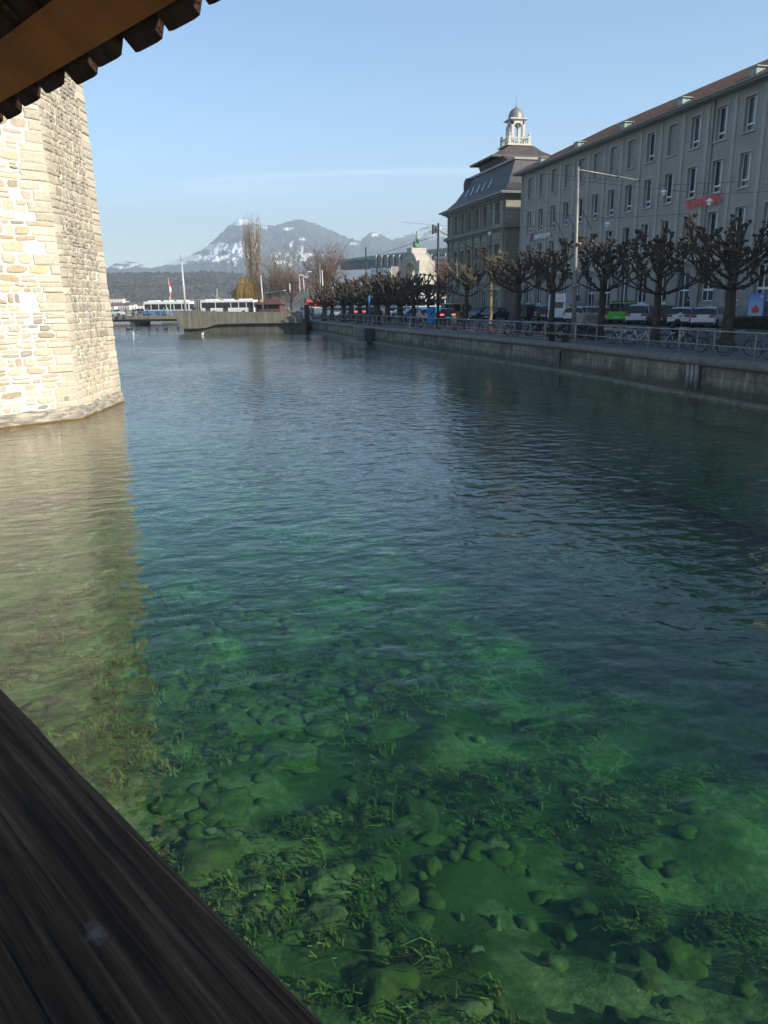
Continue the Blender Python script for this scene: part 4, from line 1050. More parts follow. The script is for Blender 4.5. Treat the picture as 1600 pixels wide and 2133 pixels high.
MB_ = [(-4.35, 2.88, .35, .1, .95), (-3.6, 2.78, .4, .08, .9), (-4.4, 2.6, .7, .07, .9), (-2.6, 2.62, .8, .06, .8), (-.6, 3.0, .7, .12, .8), (11.6, 4.1, .5, .12, .7), (13.0, 4.65, .3, .12, .8), (4.4, 4.5, .3, .1, .7), (5.6, 4.6, .3, .1, .6), (3.5, 5.55, 1.0, .22, .9), (2.0, 3.9, .9, .24, 1.0), (3.7, 3.75, 1.0, .42, 1.05), (2.2, 3.2, 1.5, .2, .9), (6.4, 3.4, .75, .13, .9), (8.0, 3.45, .8, .13, .9), (7.3, 4.0, .4, .1, .9), (6.9, 5.1, .5, .12, .75), (5.3, 5.2, .3, .1, .8), (6.8, 2.9, 1.4, .12, .75), (7.9, 4.45, .3, .15, .6), (.5, 3.2, 1.2, .22, .8), (-1.2, 2.85, 1.2, .12, .7), (9.5, 3.3, .6, .1, .7)]
def snow_main(az_, e2, t_, x, y, h):
    v = .12 + .25 * noise.noise(Vector((az_ * .9, e2 * 2.5, 3)))
    for (a, e, wa, we, amp) in MB_:
        d = ((az_ - a) / wa) ** 2 + ((e2 - e) / we) ** 2
        if d < 1.6: v = max(v, amp * (1.25 - d * .6))
    return min(1, v)
main_prof = [(-16, 1.6), (-9, 2.0), (-6.5, 2.15), (-5.4, 2.5), (-4.7, 2.85), (-4.1, 3.0), (-3.3, 2.85), (-2.6, 2.5), (-1.6, 2.7), (-.6, 3.1), (.93, 3.7), (2.0, 4.5), (2.9, 5.3), (3.55, 5.72), (4.3, 5.62), (5.0, 5.25), (5.8, 5.3), (6.6, 5.45), (7.5, 5.72), (7.95, 5.66), (8.9, 5.4), (10.0, 4.95), (11.0, 4.5), (12.0, 4.3), (12.7, 4.85), (13.4, 4.7), (14.2, 4.3), (15.2, 4.5), (17, 4.2), (19, 4.0), (24, 3.2)]
ridge_mesh('mountains', main_prof, 5200, 2600, 110, 560, _mtn('forested_mountain_with_snow'), .17, 3, snow_main, -10)
def snow_r(az_, e2, t_, x, y, h):
    v = .30 + .4 * noise.noise(Vector((az_ * 1.8, e2 * 3.0, 9))) + (.25 if e2 > 4.4 else 0)
    return v
ridge_mesh('distant_mountains', [(12.5, 3.8), (14.0, 4.2), (14.8, 4.55), (15.4, 4.65), (16.0, 4.95), (16.7, 5.18), (17.3, 5.1), (17.9, 5.05), (18.6, 4.8), (20.5, 4.3), (24, 3.6)], 5900, 1500, 70, 260, _mtn('rocky_mountain_with_snow'), .12, 11, snow_r, 100)
def _woods():
    t = NT('bare_winter_woods'); p = t.pos(); vc = t.voro(t.map(p, (1, 1, .4)), .09, 'F1', 1)
    c = t.mix(t.range(t.noise(p, .018, 6, .65), .4, .62), (.085, .07, .055), (.028, .036, .026))
    bw = t.n('RGBToBW'); t.l(vc, bw.inputs[0]); c = t.mix(t.range(bw.outputs[0], .2, .8, 0, .7), c, (.02, .018, .015))
    return t.pbr(c, .95)
def ground_rows(t): return t
ridge_mesh('wooded_hill', [(-24, 2.0), (-8, 2.25), (-5.6, 2.28), (-3, 2.33), (-1, 2.28), (1.5, 2.38), (3.5, 2.22), (5, 1.9), (6.5, 1.5), (8.5, 1.2), (11, 1.0), (16, .9), (24, .8)], 1500, 620, 130, 700, _woods(), .05, 5, None, -1, tree=6.5)
# the fields below the mountains so no gap shows between them
b = MB(); b.add([(-2500, 900, -1.5), (2600, 900, -1.5), (3600, 5200, -1.5), (-3600, 5200, -1.5)], [(0, 1, 2, 3)])
b.build('far_shore', simple('winter_field', (.10, .10, .06), .95, var=.3, scale=.01)); bpy.data.objects['far_shore']['kind'] = 'structure'
b = MB()
b.prism([(-260, 640), (40, 700), (60, 1000), (-400, 1000)], -2, .9); tag(b.build('shore_bank', simple('brown_shore_bank', (.16, .12, .08), .95, var=.4, scale=.05)), kind='structure')

# ================================================================== TREES
def limb(b, p, d, L, r0, r1, n=5, seg=5, curve=Vector((0, 0, 0)), wob=.12, rn=random):
    pts = [Vector(p)]; rad = [r0]; d = Vector(d).normalized(); c = Vector(p)
    for i in range(seg):
        d = (d + curve / seg + Vector((rn.uniform(-wob, wob), rn.uniform(-wob, wob), rn.uniform(-wob, wob)))).normalized()
        c = c + d * (L / seg); pts.append(c.copy()); rad.append(r0 + (r1 - r0) * (i + 1) / seg)
    b.tube(pts, rad, n, smooth=True); return pts, d
def pollard(name, label, loc, H, fork, rt0, spread, seed, nmain=8, nsub=3, lod=0, rz=0.0, group='pollarded plane trees along the quay', mats=None, young=False):
    """trunk with knuckled limbs that end in fists, as plane trees look after pruning"""
    rn = random.Random(seed); o = thing(name, label, 'tree', loc, rz, group)
    tb = MB(); cbm = MB(); kb = MB(); sides = 8 if lod == 0 else 5
    pts = []; rad = []
    for i in range(7):
        t_ = i / 6; pts.append(Vector((rn.uniform(-.04, .04) * (i > 0), rn.uniform(-.04, .04) * (i > 0), fork * 1.08 * t_))); rad.append(rt0 * ((1.35 if i == 0 else 1.0) - .28 * t_))
    tb.tube(pts, rad, 12 if lod == 0 else 7)
    if not young:                                      # leader
        limb(tb, (0, 0, fork), (rn.uniform(-.1, .1), rn.uniform(-.1, .1), 1), (H - fork) * .72, rt0 * .7, rt0 * .34, 8, 5, wob=.06, rn=rn)
    tb.build('trunk', (mats or (M['bark'],))[0], o)
    def fist(p, s):
        for q in range(3 if lod == 0 else 1): kb.blob(p + Vector((rn.uniform(-.9, .9), rn.uniform(-.9, .9), rn.uniform(-.5, .7))) * s, s * rn.uniform(.55, 1.0), rn.randint(0, 999), .8, 1, (rn.uniform(.7, 1.2), rn.uniform(.7, 1.2), rn.uniform(.8, 1.3)))
        for q in range(3 if lod == 0 else 2): limb(kb, p, Vector((rn.uniform(-1, 1), rn.uniform(-1, 1), rn.uniform(-.1, 1.2))), s * rn.uniform(1.2, 2.6), s * .35, s * .12, 4, 2, rn=rn)
    def grow(p, d, L, r_, lev, curve):
        seg = 5 if lod == 0 else 3
        pts, dd = limb(cbm, p, d, L, r_, max(r_ * .55, .022), 6 if lod == 0 else 4, seg, curve, .17 if not young else .2, rn)
        for q in pts[1:]:
            if lod == 0 and not young and rn.random() < .75: kb.blob(q + Vector((rn.uniform(-1, 1), rn.uniform(-1, 1), rn.uniform(-1, 1))) * r_ * .7, r_ * rn.uniform(.9, 1.5), rn.randint(0, 999), .4, 0)
        if lev == 0:
            if not young: fist(pts[-1], rn.uniform(.07, .125) if lod == 0 else .15)
            else:
                for _ in range(3): limb(cbm, pts[-1], dd + Vector((rn.uniform(-.6, .6), rn.uniform(-.6, .6), rn.uniform(-.1, .7))), rn.uniform(.3, .7), .018, .008, 3, 2, rn=rn)
            return
        for k in range(nsub if lev > 1 else nsub):
            q = pts[rn.randint(max(1, seg - 3), seg)] if k else pts[-1]
            nd = (dd + Vector((rn.uniform(-.9, .9), rn.uniform(-.9, .9), rn.uniform(-.15, .95)))).normalized()
            grow(q, nd, L * rn.uniform(.38, .62), max(r_ * .6, .03), lev - 1, Vector((0, 0, .55)))
    for k in range(nmain):
        a = 2 * math.pi * (k + rn.uniform(-.3, .3)) / nmain * (2.0 if nmain > 9 else 1); z = fork * (.93 if k < nmain * .45 else 1) + (H - fork) * (0 if k < nmain * .45 else rn.uniform(.12, .6))
        outw = rn.uniform(.75, 1.25); up = .18 if z < fork * 1.05 else rn.uniform(.3, .9)
        L = spread * rn.uniform(.55, .85) * (1 - .35 * (z - fork) / max(.1, H - fork))
        grow(Vector((0, 0, z)), Vector((math.cos(a) * outw, math.sin(a) * outw, up)), L, rt0 * (.36 if lod == 0 else .5) * (1 if not young else .55), 2 if lod == 0 else 1, Vector((0, 0, .75 if not young else .5)))
    for k in range(5 if not young else 3):             # uprights at the top
        a = rn.uniform(0, 6.28); z = fork + (H - fork) * rn.uniform(.3, .68)
        grow(Vector((0, 0, z)), Vector((math.cos(a) * .5, math.sin(a) * .5, 1)), (H - z) * rn.uniform(.55, .75), rt0 * .3, 1, Vector((0, 0, .3)))
    if not young:
        base_ = len(cbm.v); cbm.v += kb.v; cbm.f += [tuple(base_ + i for i in f) for f in kb.f]; cbm.mi += [1] * len(kb.f); cbm.sm += kb.sm; cbm.col += kb.col
    zt = sorted(v[2] for v in cbm.v)[-max(1, len(cbm.v) // 200)]; zl = fork * .9
    if zt > zl: cbm.v = [(v[0], v[1], v[2] if v[2] < zl else zl + (v[2] - zl) * (H - zl) / (zt - zl)) for v in cbm.v]
    cbm.build('crown', [(mats or (M['bark'],))[-1], M['knob']], o)
    return o
pollard('plane_tree', 'thickest near pollarded tree standing in front of the white estate car and hedge', on_z(1512, 721, ZQ), 6.7, 3.1, .32, 4.4, 21, 15, 3)
pollard('plane_tree', 'knobbly pollarded tree standing between the white people carrier and the dark parked car', on_z(1364, 711, ZQ), 6.5, 2.9, .25, 3.9, 33, 14, 3)
pollard('plane_tree', 'tall knobbly pollarded tree with its trunk just left of the green van', on_z(1250, 706, ZQ), 6.4, 3.2, .24, 3.9, 45, 14, 3)
pollard('plane_tree', 'dark pollarded tree with its trunk in front of the white camper van', Vector((25.4, 53.2, ZQ)), 6.8, 3.3, .23, 3.6, 58, 13, 3)
pollard('plane_tree', 'pollarded tree with a mossy sunlit top right of the slim golden tree', Vector((25.0, 58.4, ZQ)), 6.5, 3.3, .26, 3.9, 62, 15, 3)
pollard('young_tree', 'slim young tree with golden sunlit trunk and thin wavy branches', Vector((24.2, 62.3, ZQ)), 6.3, 3.6, .15, 4.3, 71, 9, 3, mats=(M['bark_pale'], M['bark_pale']), young=True)
pollard('plane_tree', 'dark pollarded tree behind and left of the slim golden tree', Vector((24.6, 69.5, ZQ)), 6.0, 3.1, .24, 3.6, 83, 9, 3, lod=0)
# the dense row further along: thick dark trunks, crowns grown together
row = [(893, 84, 6.2, .2, 'thin dark tree just left of the tall lamp pole by the blue board'), (862, 86, 6.6, .3, 'dark pollarded tree beside the blue and white car, near end of the dense clump'), (833, 90, 7.0, .45, 'massive forked dark pollarded tree in the middle of the dense clump'),
       (807, 97, 7.2, .4, 'thick dark tree second right of the quay signpost in the clump'), (786, 93, 6.8, .4, 'broad dark tree just right of the quay signpost'), (767, 104, 7.0, .36, 'dark tree directly behind the quay signpost'),
       (749, 100, 6.7, .28, 'dark tree in front of the blue car with lit brake lamps'), (731, 110, 7.0, .30, 'dark tree left of the car with lit brake lamps'), (716, 106, 6.5, .42, 'wide trunked dark tree third from the left end of the clump'), (692, 116, 6.4, .26, 'dark tree second from the left end of the clump'), (676, 114, 6.1, .32, 'leftmost dark pollarded tree of the dense clump beside the red vehicle')]
protos = {}
for i, (x, D, zt, r_, lab) in enumerate(row):
    p = at_d(x, 640, D); p.z = ZQ
    if x <= 893 and i < 4 or i == 0: o = pollard('plane_tree', lab, p, zt - ZQ + .3, 2.3, r_, 3.4, 100 + i, 16, 3, lod=1); protos[i] = o
    else:
        src = protos[1 + i % 3]; o = copy_tree(src, lab, p, i * 1.3, (zt - ZQ + .3) / 5.6)
def bare(name, label, loc, H, W, seed, mt, form='round', trunk=.25, n=130, group='bare winter trees in the lakeside park', bark=None):
    rn = random.Random(seed); o = thing(name, label, 'tree', loc, 0, group); tb = MB(); c = MB()
    tb.tube([(0, 0, 0), (rn.uniform(-.1, .1), 0, H * .25), (rn.uniform(-.2, .2), 0, H * (.5 if form != 'poplar' else .8))], [trunk, trunk * .75, trunk * .3], 7); tb.build('trunk', bark or M['bark'], o)
    for k in range(n):
        a = rn.uniform(0, 2 * math.pi)
        if form == 'poplar':
            z = H * rn.uniform(.04, .62); L = H * rn.uniform(.18, .36) * (1 if z < H * .5 else .8); d = Vector((math.cos(a) * .62, math.sin(a) * .62, 1)); rr = W * .10
            pts, dd = limb(c, (math.cos(a) * rr, math.sin(a) * rr, z), d, L, .075, .02, 3, 5, Vector((-math.cos(a) * .45, -math.sin(a) * .45, .6)), .06, rn)
            for q in pts[1:]:
                for _ in range(4): limb(c, q, dd + Vector((rn.uniform(-.35, .35), rn.uniform(-.35, .35), .5)), rn.uniform(1.0, 2.6), .022, .008, 3, 2, rn=rn)
        elif form == 'willow':
            z = H * rn.uniform(.72, 1); r_ = W * .5 * rn.random() ** .5; x, y = math.cos(a) * r_, math.sin(a) * r_; z = H * (1 - .35 * (r_ / (W * .5)) ** 2) * rn.uniform(.85, 1)
            c.tube([(x * .6, y * .6, z), (x, y, z - .3), (x * 1.1, y * 1.1, z * .6), (x * 1.12, y * 1.12, max(.4, z * rn.uniform(.05, .35)))], [.03, .03, .025, .02], 3)
        else:
            z = H * rn.uniform(.2, .5); el_ = rn.uniform(.15, 1.4); d = Vector((math.cos(a) * math.cos(el_), math.sin(a) * math.cos(el_), math.sin(el_)))
            L = rn.uniform(.7, 1.0) * min(W * .62 / max(.25, math.cos(el_)), (H - z) / max(.3, math.sin(el_)))
            pts, dd = limb(c, (0, 0, z), d, L, trunk * .28, .025, 3, 5, Vector((0, 0, .15)), .16, rn)
            for q in pts[2:]:
                for _ in range(4):
                    p2, d2 = limb(c, q, dd + Vector((rn.uniform(-.9, .9), rn.uniform(-.9, .9), rn.uniform(-.3, .8))), L * rn.uniform(.15, .3), .03, .012, 3, 3, rn=rn)
                    for _ in range(3): limb(c, p2[-1], d2 + Vector((rn.uniform(-.9, .9), rn.uniform(-.9, .9), rn.uniform(-.4, .7))), L * rn.uniform(.08, .16), .014, .008, 3, 1, rn=rn)
    c.build('crown', mt, o); return o
def gp(x, D, z=1.9): p = at_d(x, 640, D); p.z = z; return p
bare('poplar', 'tall slender bare poplar rising in front of the snowy mountain', gp(532, 217), 27.5, 6.2, 1, M['twig_grey'], 'poplar', .45, 130, bark=M['twig_grey'])
bare('willow', 'yellow weeping willow at the foot of the tall poplar', gp(518, 213), 9.6, 7.6, 2, M['willow'], 'willow', .3, 420)
bare('bare_tree', 'low brownish bush-like tree left of the yellow willow', gp(502, 222), 5.5, 5, 3, M['twig_brown'], 'round', .2, 50)
bare('bare_tree', 'tall grey bare tree with open crown right of the poplar', gp(583, 232), 15.5, 10, 4, M['twig_grey'], 'round', .35, 46)
bare('bare_tree', 'round russet bare tree directly behind the overhead traffic signal', gp(607, 214), 9.8, 9.5, 5, M['twig_red'], 'round', .3, 60)
bare('bare_tree', 'round brown bare tree above the kiosk right of the willow', gp(562, 212), 9.6, 8.5, 6, M['twig_brown'], 'round', .3, 60)
bare('bare_tree', 'spreading dark reddish bare tree between the street poles and the concert hall', gp(680, 222), 15.8, 11.5, 7, M['twig_red'], 'round', .4, 80)
bare('bare_tree', 'low grey bare tree below the spreading reddish tree', gp(660, 235), 9.0, 9, 8, M['twig_grey'], 'round', .3, 40)
bare('bare_tree', 'russet leafy looking tree between the tall lamp pole and the sandstone building', gp(926, 150), 9.5, 3.8, 9, M['twig_red'], 'round', .25, 90)

# ================================================================== RAILING
rail = thing('promenade_railing', 'grey steel railing with two rails running along the quay edge', 'railing', (20, 40, ZQ))
RO = Vector((20, 40, ZQ)); post_px = [853.6, 866.6, 882, 897.5, 913.7, 932, 950, 971, 993.7, 1018, 1043.6, 1072, 1104, 1136, 1199, 1243, 1295, 1352, 1417, 1454, 1490, 1577]
pys = []
for x in post_px:
    p = on_z(x, 700, 1.6); lo, hi = 10, 120
    for _ in range(40):                                # where the sight line crosses the line of posts
        y = (lo + hi) / 2; d = ray(x, 690); X = d.x / d.y * y
        if X > qx(y) + .35: hi = y
        else: lo = y
    pys.append(y)
yk = max(pys) + 1.9
while yk < 125: pys.append(yk); yk += 1.9
yk = min(pys) - 2
while yk > -12: pys.append(yk); yk -= 2.0
thick = {1199, 1417, 1136}
for i, y in enumerate(sorted(pys)):
    big = any(abs(y - pys[post_px.index(t_)]) < .01 for t_ in thick); r_ = .05 if big else .024
    b = MB(); x = qx(y) + .35
    b.tube([(x - 20, y - 40, .02), (x - 20, y - 40, 1.16 + (.05 if big else 0))], r_, 8); b.tube([(x - 20, y - 40, .03), (x - 20, y - 40, .09)], r_ * 1.9, 8)
    if len([1 for c in kids(rail)]) < 95: b.build('post', M['rail_steel'], rail)
for z, r_ in ((1.13, .027), (.56, .02)):
    b = MB(); b.tube([(qx(y) + .35 - 20, y - 40, z) for y in sorted(pys)], r_, 6); b.build('rail', M['rail_steel'], rail)

# ================================================================== VEHICLES
def wheel(parent, x, y, r=.32, w=.2):
    b = MB(); s_ = 1 if y > 0 else -1
    Mw = Matrix.Translation((x, y, r)) @ Matrix.Rotation(math.pi / 2, 4, 'X')
    b.lathe([(r * .6, -w / 2), (r * .93, -w / 2), (r, -w * .3), (r, w * .3), (r * .93, w / 2), (r * .6, w / 2)], 20, Mw)
    t = b.build('wheel', M['black'], parent)
    b = MB(); off = -s_ * w * .46
    b.lathe([(0, off), (r * .15, off), (r * .2, off * .8), (r * .5, off * .8), (r * .62, off)], 20, Mw)
    for k in range(7):
        a = 2 * math.pi * k / 7; b.tube([Mw @ Vector((r * .1 * math.cos(a), r * .1 * math.sin(a), off * 1.05)), Mw @ Vector((r * .6 * math.cos(a), r * .6 * math.sin(a), off * 1.05))], .025, 4)
    b.build('rim', M['steel'], t)
def car(label, loc, rz, mt, L=4.3, W=1.78, H=1.48, kind='hatch', tail=None, name='parked_car', cat='car', grp='cars parked in front of the office building', facing=0, tl='wide'):
    """x forward; body lofted from stations, glass, lamps, plate and wheels as parts"""
    o = thing(name, label, cat, loc, rz, grp); zs, zb = .26, (.92 if H < 1.7 else 1.05); hw = W / 2; R_, F = -L / 2, L / 2
    if kind == 'estate': top = [(R_ + .06, zb + .02, 1), (R_ + .32, H - .10, 0), (R_ + .75, H, 0), (R_ + 1.0, H + .01, 0), (R_ + 2.0, H + .02, 0), (R_ + 2.1, H + .02, 0), (R_ + 2.75, H - .06, 0), (R_ + 3.45, zb + .08, 1), (F - .35, zb - .14, 1), (F, .62, 1)]
    elif kind == 'van': top = [(R_ + .02, zb + .02, 1), (R_ + .12, H - .08, 0), (R_ + .35, H, 0), (R_ + .55, H, 0), (R_ + 1.9, H + .01, 0), (R_ + 2.05, H + .01, 0), (R_ + L * .70, H - .04, 0), (F - .85, zb + .12, 1), (F - .3, zb - .1, 1), (F, .68, 1)]
    elif kind == 'saloon': top = [(R_, zb + .0, 1), (R_ + .55, zb + .06, 1), (R_ + 1.2, H - .05, 0), (R_ + 1.3, H - .02, 0), (R_ + 2.1, H, 0), (R_ + 2.2, H, 0), (R_ + 2.7, H - .06, 0), (R_ + 3.35, zb + .06, 1), (F - .35, zb - .14, 1), (F, .62, 1)]
    else: top = [(R_ + .04, zb + .02, 1), (R_ + .42, H - .09, 0), (R_ + .7, H - .01, 0), (R_ + .85, H, 0), (R_ + 1.75, H + .01, 0), (R_ + 1.87, H + .01, 0), (R_ + 2.45, H - .06, 0), (R_ + 3.1, zb + .07, 1), (F - .35, zb - .14, 1), (F, .62, 1)]
    st = []
    n = len(top)
    for i, (x, zt, low) in enumerate(top):
        e = .93 if i == 0 else (.86 if i == n - 1 else (.97 if i in (1, n - 2) else 1.0)); w_ = hw * e; zbb = min(zb, zt - .01)
        wr = w_ * (.97 if low else (.80 if kind != 'van' else .88))
        st.append([(x, 0, zs), (x, w_ * .9, zs), (x, w_ * .985, zs + .14), (x, w_, (zs + zbb) / 2 + .05), (x, w_ * .975, zbb), (x, wr, max(zt - .05, zbb + .003)), (x, wr * .86, zt + (.0)), (x, 0, zt + .025)])
    b = MB(); g = MB(); K = 8
    for i in range(n - 1):
        for j in range(K - 1):
            quad = (st[i][j], st[i + 1][j], st[i + 1][j + 1], st[i][j + 1])
            lo_i, lo_j = top[i][2], top[i + 1][2]
            glass = (j == 4 and not (lo_i and lo_j) and i not in ((2, 4) if kind != 'van' else (4,)) and i < n - 2) or (j in (5, 6) and lo_i != lo_j)
            if kind == 'van' and mt is M['car_white'] and H > 2.3 and ((j == 4 and i < 5) or i == 0): glass = False
            for sgn in (1, -1):
                vs = [(p[0], p[1] * sgn, p[2]) for p in quad]
                if not glass: b.add(vs, [(0, 1, 2, 3) if sgn > 0 else (3, 2, 1, 0)], smooth=j not in (3,))
                elif j == 4:                          # inset side glass with a painted surround
                    c = sum((Vector(v) for v in vs), Vector()) / 4; ins = [Vector(v).lerp(c, .10) for v in vs]
                    b.add(vs + ins, [(0, 1, 5, 4), (1, 2, 6, 5), (2, 3, 7, 6), (3, 0, 4, 7)]); g.add(ins, [(0, 1, 2, 3)])
                else:
                    c = Vector(vs[0]); g.add(vs, [(0, 1, 2, 3)])
    for e_ in (0, n - 1):
        p = st[e_]; vs = [(q[0], q[1], q[2]) for q in p] + [(q[0], -q[1], q[2]) for q in p[1:-1]][::-1]; b.add(vs, [tuple(range(len(vs)))])
    # wheel arches as dark recess lips, bumper, sill
    b.build('body', mt, o); g.build('windows', M['car_glass'], o)
    t = MB(); t.box((R_ + .0, -hw * .86, .24), (R_ + .10, hw * .86, .42), bev=.03); t.box((F - .12, -hw * .8, .2), (F + .01, hw * .8, .40), bev=.03)
    for x in (R_ + .82, F - .85):
        for s_ in (1, -1): t.lathe([(.0, s_ * (hw + .004)), (.375, s_ * (hw + .004)), (.385, s_ * (hw - .12))], 20, Matrix.Translation((x, 0, .34)) @ Matrix.Rotation(-math.pi / 2, 4, 'X'))
    t.build('trim', M['black'], o)
    for x in (R_ + .82, F - .85):
        for s_ in (1, -1): wheel(o, x, s_ * (hw - .06))
    tm = tail or M['tail']
    for s_ in (1, -1):
        q = MB()
        if tl == 'wide': q.box((R_ - .012, min(s_ * hw * .48, s_ * hw * .93), zb - .16), (R_ + .12, max(s_ * hw * .48, s_ * hw * .93), zb - .0), bev=.03)
        else: q.box((R_ - .012, min(s_ * hw * .84, s_ * hw * .95), zb - .25), (R_ + .1, max(s_ * hw * .84, s_ * hw * .95), zb + .12), bev=.02)
        q.build('tail_lamp', tm, o)
        q = MB(); q.box((F - .22, min(s_ * hw * .5, s_ * hw * .84), .60), (F - .01, max(s_ * hw * .5, s_ * hw * .84), .74), bev=.03); q.build('headlamp', M['chrome'], o)
    q = MB(); q.box((R_ - .015, -.26, .52), (R_ + .03, .26, .63)); q.box((F - .02, -.26, .36), (F + .02, .26, .47)); q.build('number_plate', M['plate'], o)
    return o
def yx(x, X):                                          # depth Y of a thing seen at photo column x that stands at distance X from the river axis
    d = ray(x, 670); return d.y / d.x * X
HD = R(90 - 48)
def park(x, label, mt, **k):
    X = k.pop('X', 36.2); y = yx(x, X); p = Vector((X, y, LZ)); h = k.pop('rz', HD)
    off = Vector((math.cos(h), math.sin(h), 0)) * (k.get('L', 4.3) / 2); return car(label, p + off, h, mt, **k)
park(1463, 'white estate car at the right end of the row, beside the hedge', M['car_white'], kind='estate', L=4.55)
park(1412, 'white compact car with red lamps behind the cyclist', M['car_white'], kind='hatch', H=1.46)
park(1372, 'black car half hidden by the second tree', M['car_dark'], kind='estate', H=1.55)
park(1323, 'white people carrier next to the bright green van', M['car_white'], kind='estate', L=4.5, H=1.66, W=1.85)
gv = park(1284, 'bright green small van with roof rack', M['car_green'], kind='van', L=4.4, H=1.82, W=1.8, tl='tall', X=36.6)
b = MB()
for s_ in (-.62, .62): b.tube([(-2.0, s_, 1.93), (1.1, s_, 1.93)], .025, 6)
for x in (-1.6, -.3, .9): b.tube([(x, -.72, 1.96), (x, .72, 1.96)], .025, 6); 
for x in (-1.6, .9):
    for s_ in (-.62, .62): b.tube([(x, s_, 1.80), (x, s_, 1.95)], .02, 5)
b.build('roof_rack', M['dark_metal'], gv)
park(1246, 'silver estate car left of the green van', M['car_silver'], kind='estate', H=1.5)
park(1218, 'white and dark car behind the big pole', M['car_white'], kind='hatch', X=37.6)
park(1190, 'white hatchback between the camper van and the big pole', M['car_white'], kind='hatch', X=35.0, tl='tall')
cv = park(1158, 'tall white camper van with orange lettering on its high roof', M['car_white'], kind='van', L=5.6, H=2.75, W=2.05, tl='tall', name='camper_van', cat='van')
b = MB(); b.box((-2.765, -.72, 1.25), (-2.70, .72, 1.95), bev=.03); b.build('rear_window', M['car_glass'], cv)
b = MB(); b.box((-2.2, -1.03, 1.3), (2.0, -.935, 2.0), bev=.04); b.box((-2.2, .935, 1.3), (2.0, 1.03, 2.0), bev=.04) ; b.build('side_panel', M['car_white'], cv)
text_mesh('lettering', 'yacht', M['orange'], cv, .26, .8, textframe((-2.71, .1, 2.15), (0, -1, 0), (0.06, 0, 1)), .012, .01)
text_mesh('lettering', 'yacht', M['orange'], cv, .34, 1.7, textframe((-1.9, -1.035, 1.5), (1, 0, 0), (0, 0, 1)), .012, .01)
park(1131, 'black car tucked beside the left flank of the camper van', M['car_dark'], kind='hatch', X=36.0)
park(1112, 'small silver white car left of the camper van', M['car_white'], kind='hatch', X=37, H=1.6)
park(1082, 'large dark car behind the mossy topped tree', M['car_dark'], kind='estate', X=35.0, H=1.7)
park(1048, 'black saloon right of the golden tree trunk', M['car_dark'], kind='saloon', X=35, H=1.42, rz=HD + math.pi)
park(1013, 'dark grey car directly behind the golden tree trunk', M['car_grey'], kind='hatch', X=34.5, rz=HD + math.pi)
park(990, 'silver blue car left of the golden tree trunk', M['car_silver'], kind='hatch', X=34.0, rz=HD + math.pi, H=1.5)
park(975, 'blue grey car just behind the silver blue car', M['car_blue'], kind='saloon', X=37.0, rz=HD + math.pi)
G2 = 'vehicles on the street near the station square'
def drive(x, D, label, mt, rz=R(88), **k):
    p = at_d(x, 640, D); p.z = LZ - .1 if D < 100 else 1.9; k.setdefault('name', 'car'); k.setdefault('grp', G2); return car(label, p, rz, mt, **k)
drive(931, 88, 'black car with lit red brake lamps waiting beside the yellow van', M['car_dark'], rz=R(75), tail=M['tail_lit'], kind='hatch', H=1.5)
drive(958, 95, 'bright yellow delivery van behind the black car', M['car_yellow'], rz=R(25), kind='van', L=4.9, H=2.0, name='delivery_van', cat='van')
drive(886, 92, 'small white car left of the blue event board', M['car_white'], rz=R(85), kind='hatch')
drive(862, 98, 'pale blue car seen between two dark trunks', M['car_blue'], rz=R(190), kind='estate')
drive(838, 104, 'white car mostly hidden behind the massive dark tree', M['car_white'], rz=R(180), kind='hatch')
drive(815, 108, 'silver car between the massive tree and its left neighbour', M['car_silver'], rz=R(90), kind='hatch', tail=M['tail_lit'])
drive(750, 118, 'blue car with two lit brake lamps in the gap of the dark trees', M['car_blue'], rz=R(78), tail=M['tail_lit'], kind='hatch')
drive(777, 122, 'black car right of the quay signpost', M['car_dark'], rz=R(95), kind='saloon')
drive(709, 124, 'white blue car behind the left part of the dense trees', M['car_white'], rz=R(170), kind='hatch')
drive(690, 130, 'long white car left of the dense trees near the red fire engine', M['car_white'], rz=R(176), kind='saloon')
drive(634, 152, 'white car left of the strolling couple', M['car_white'], rz=R(175), kind='hatch')

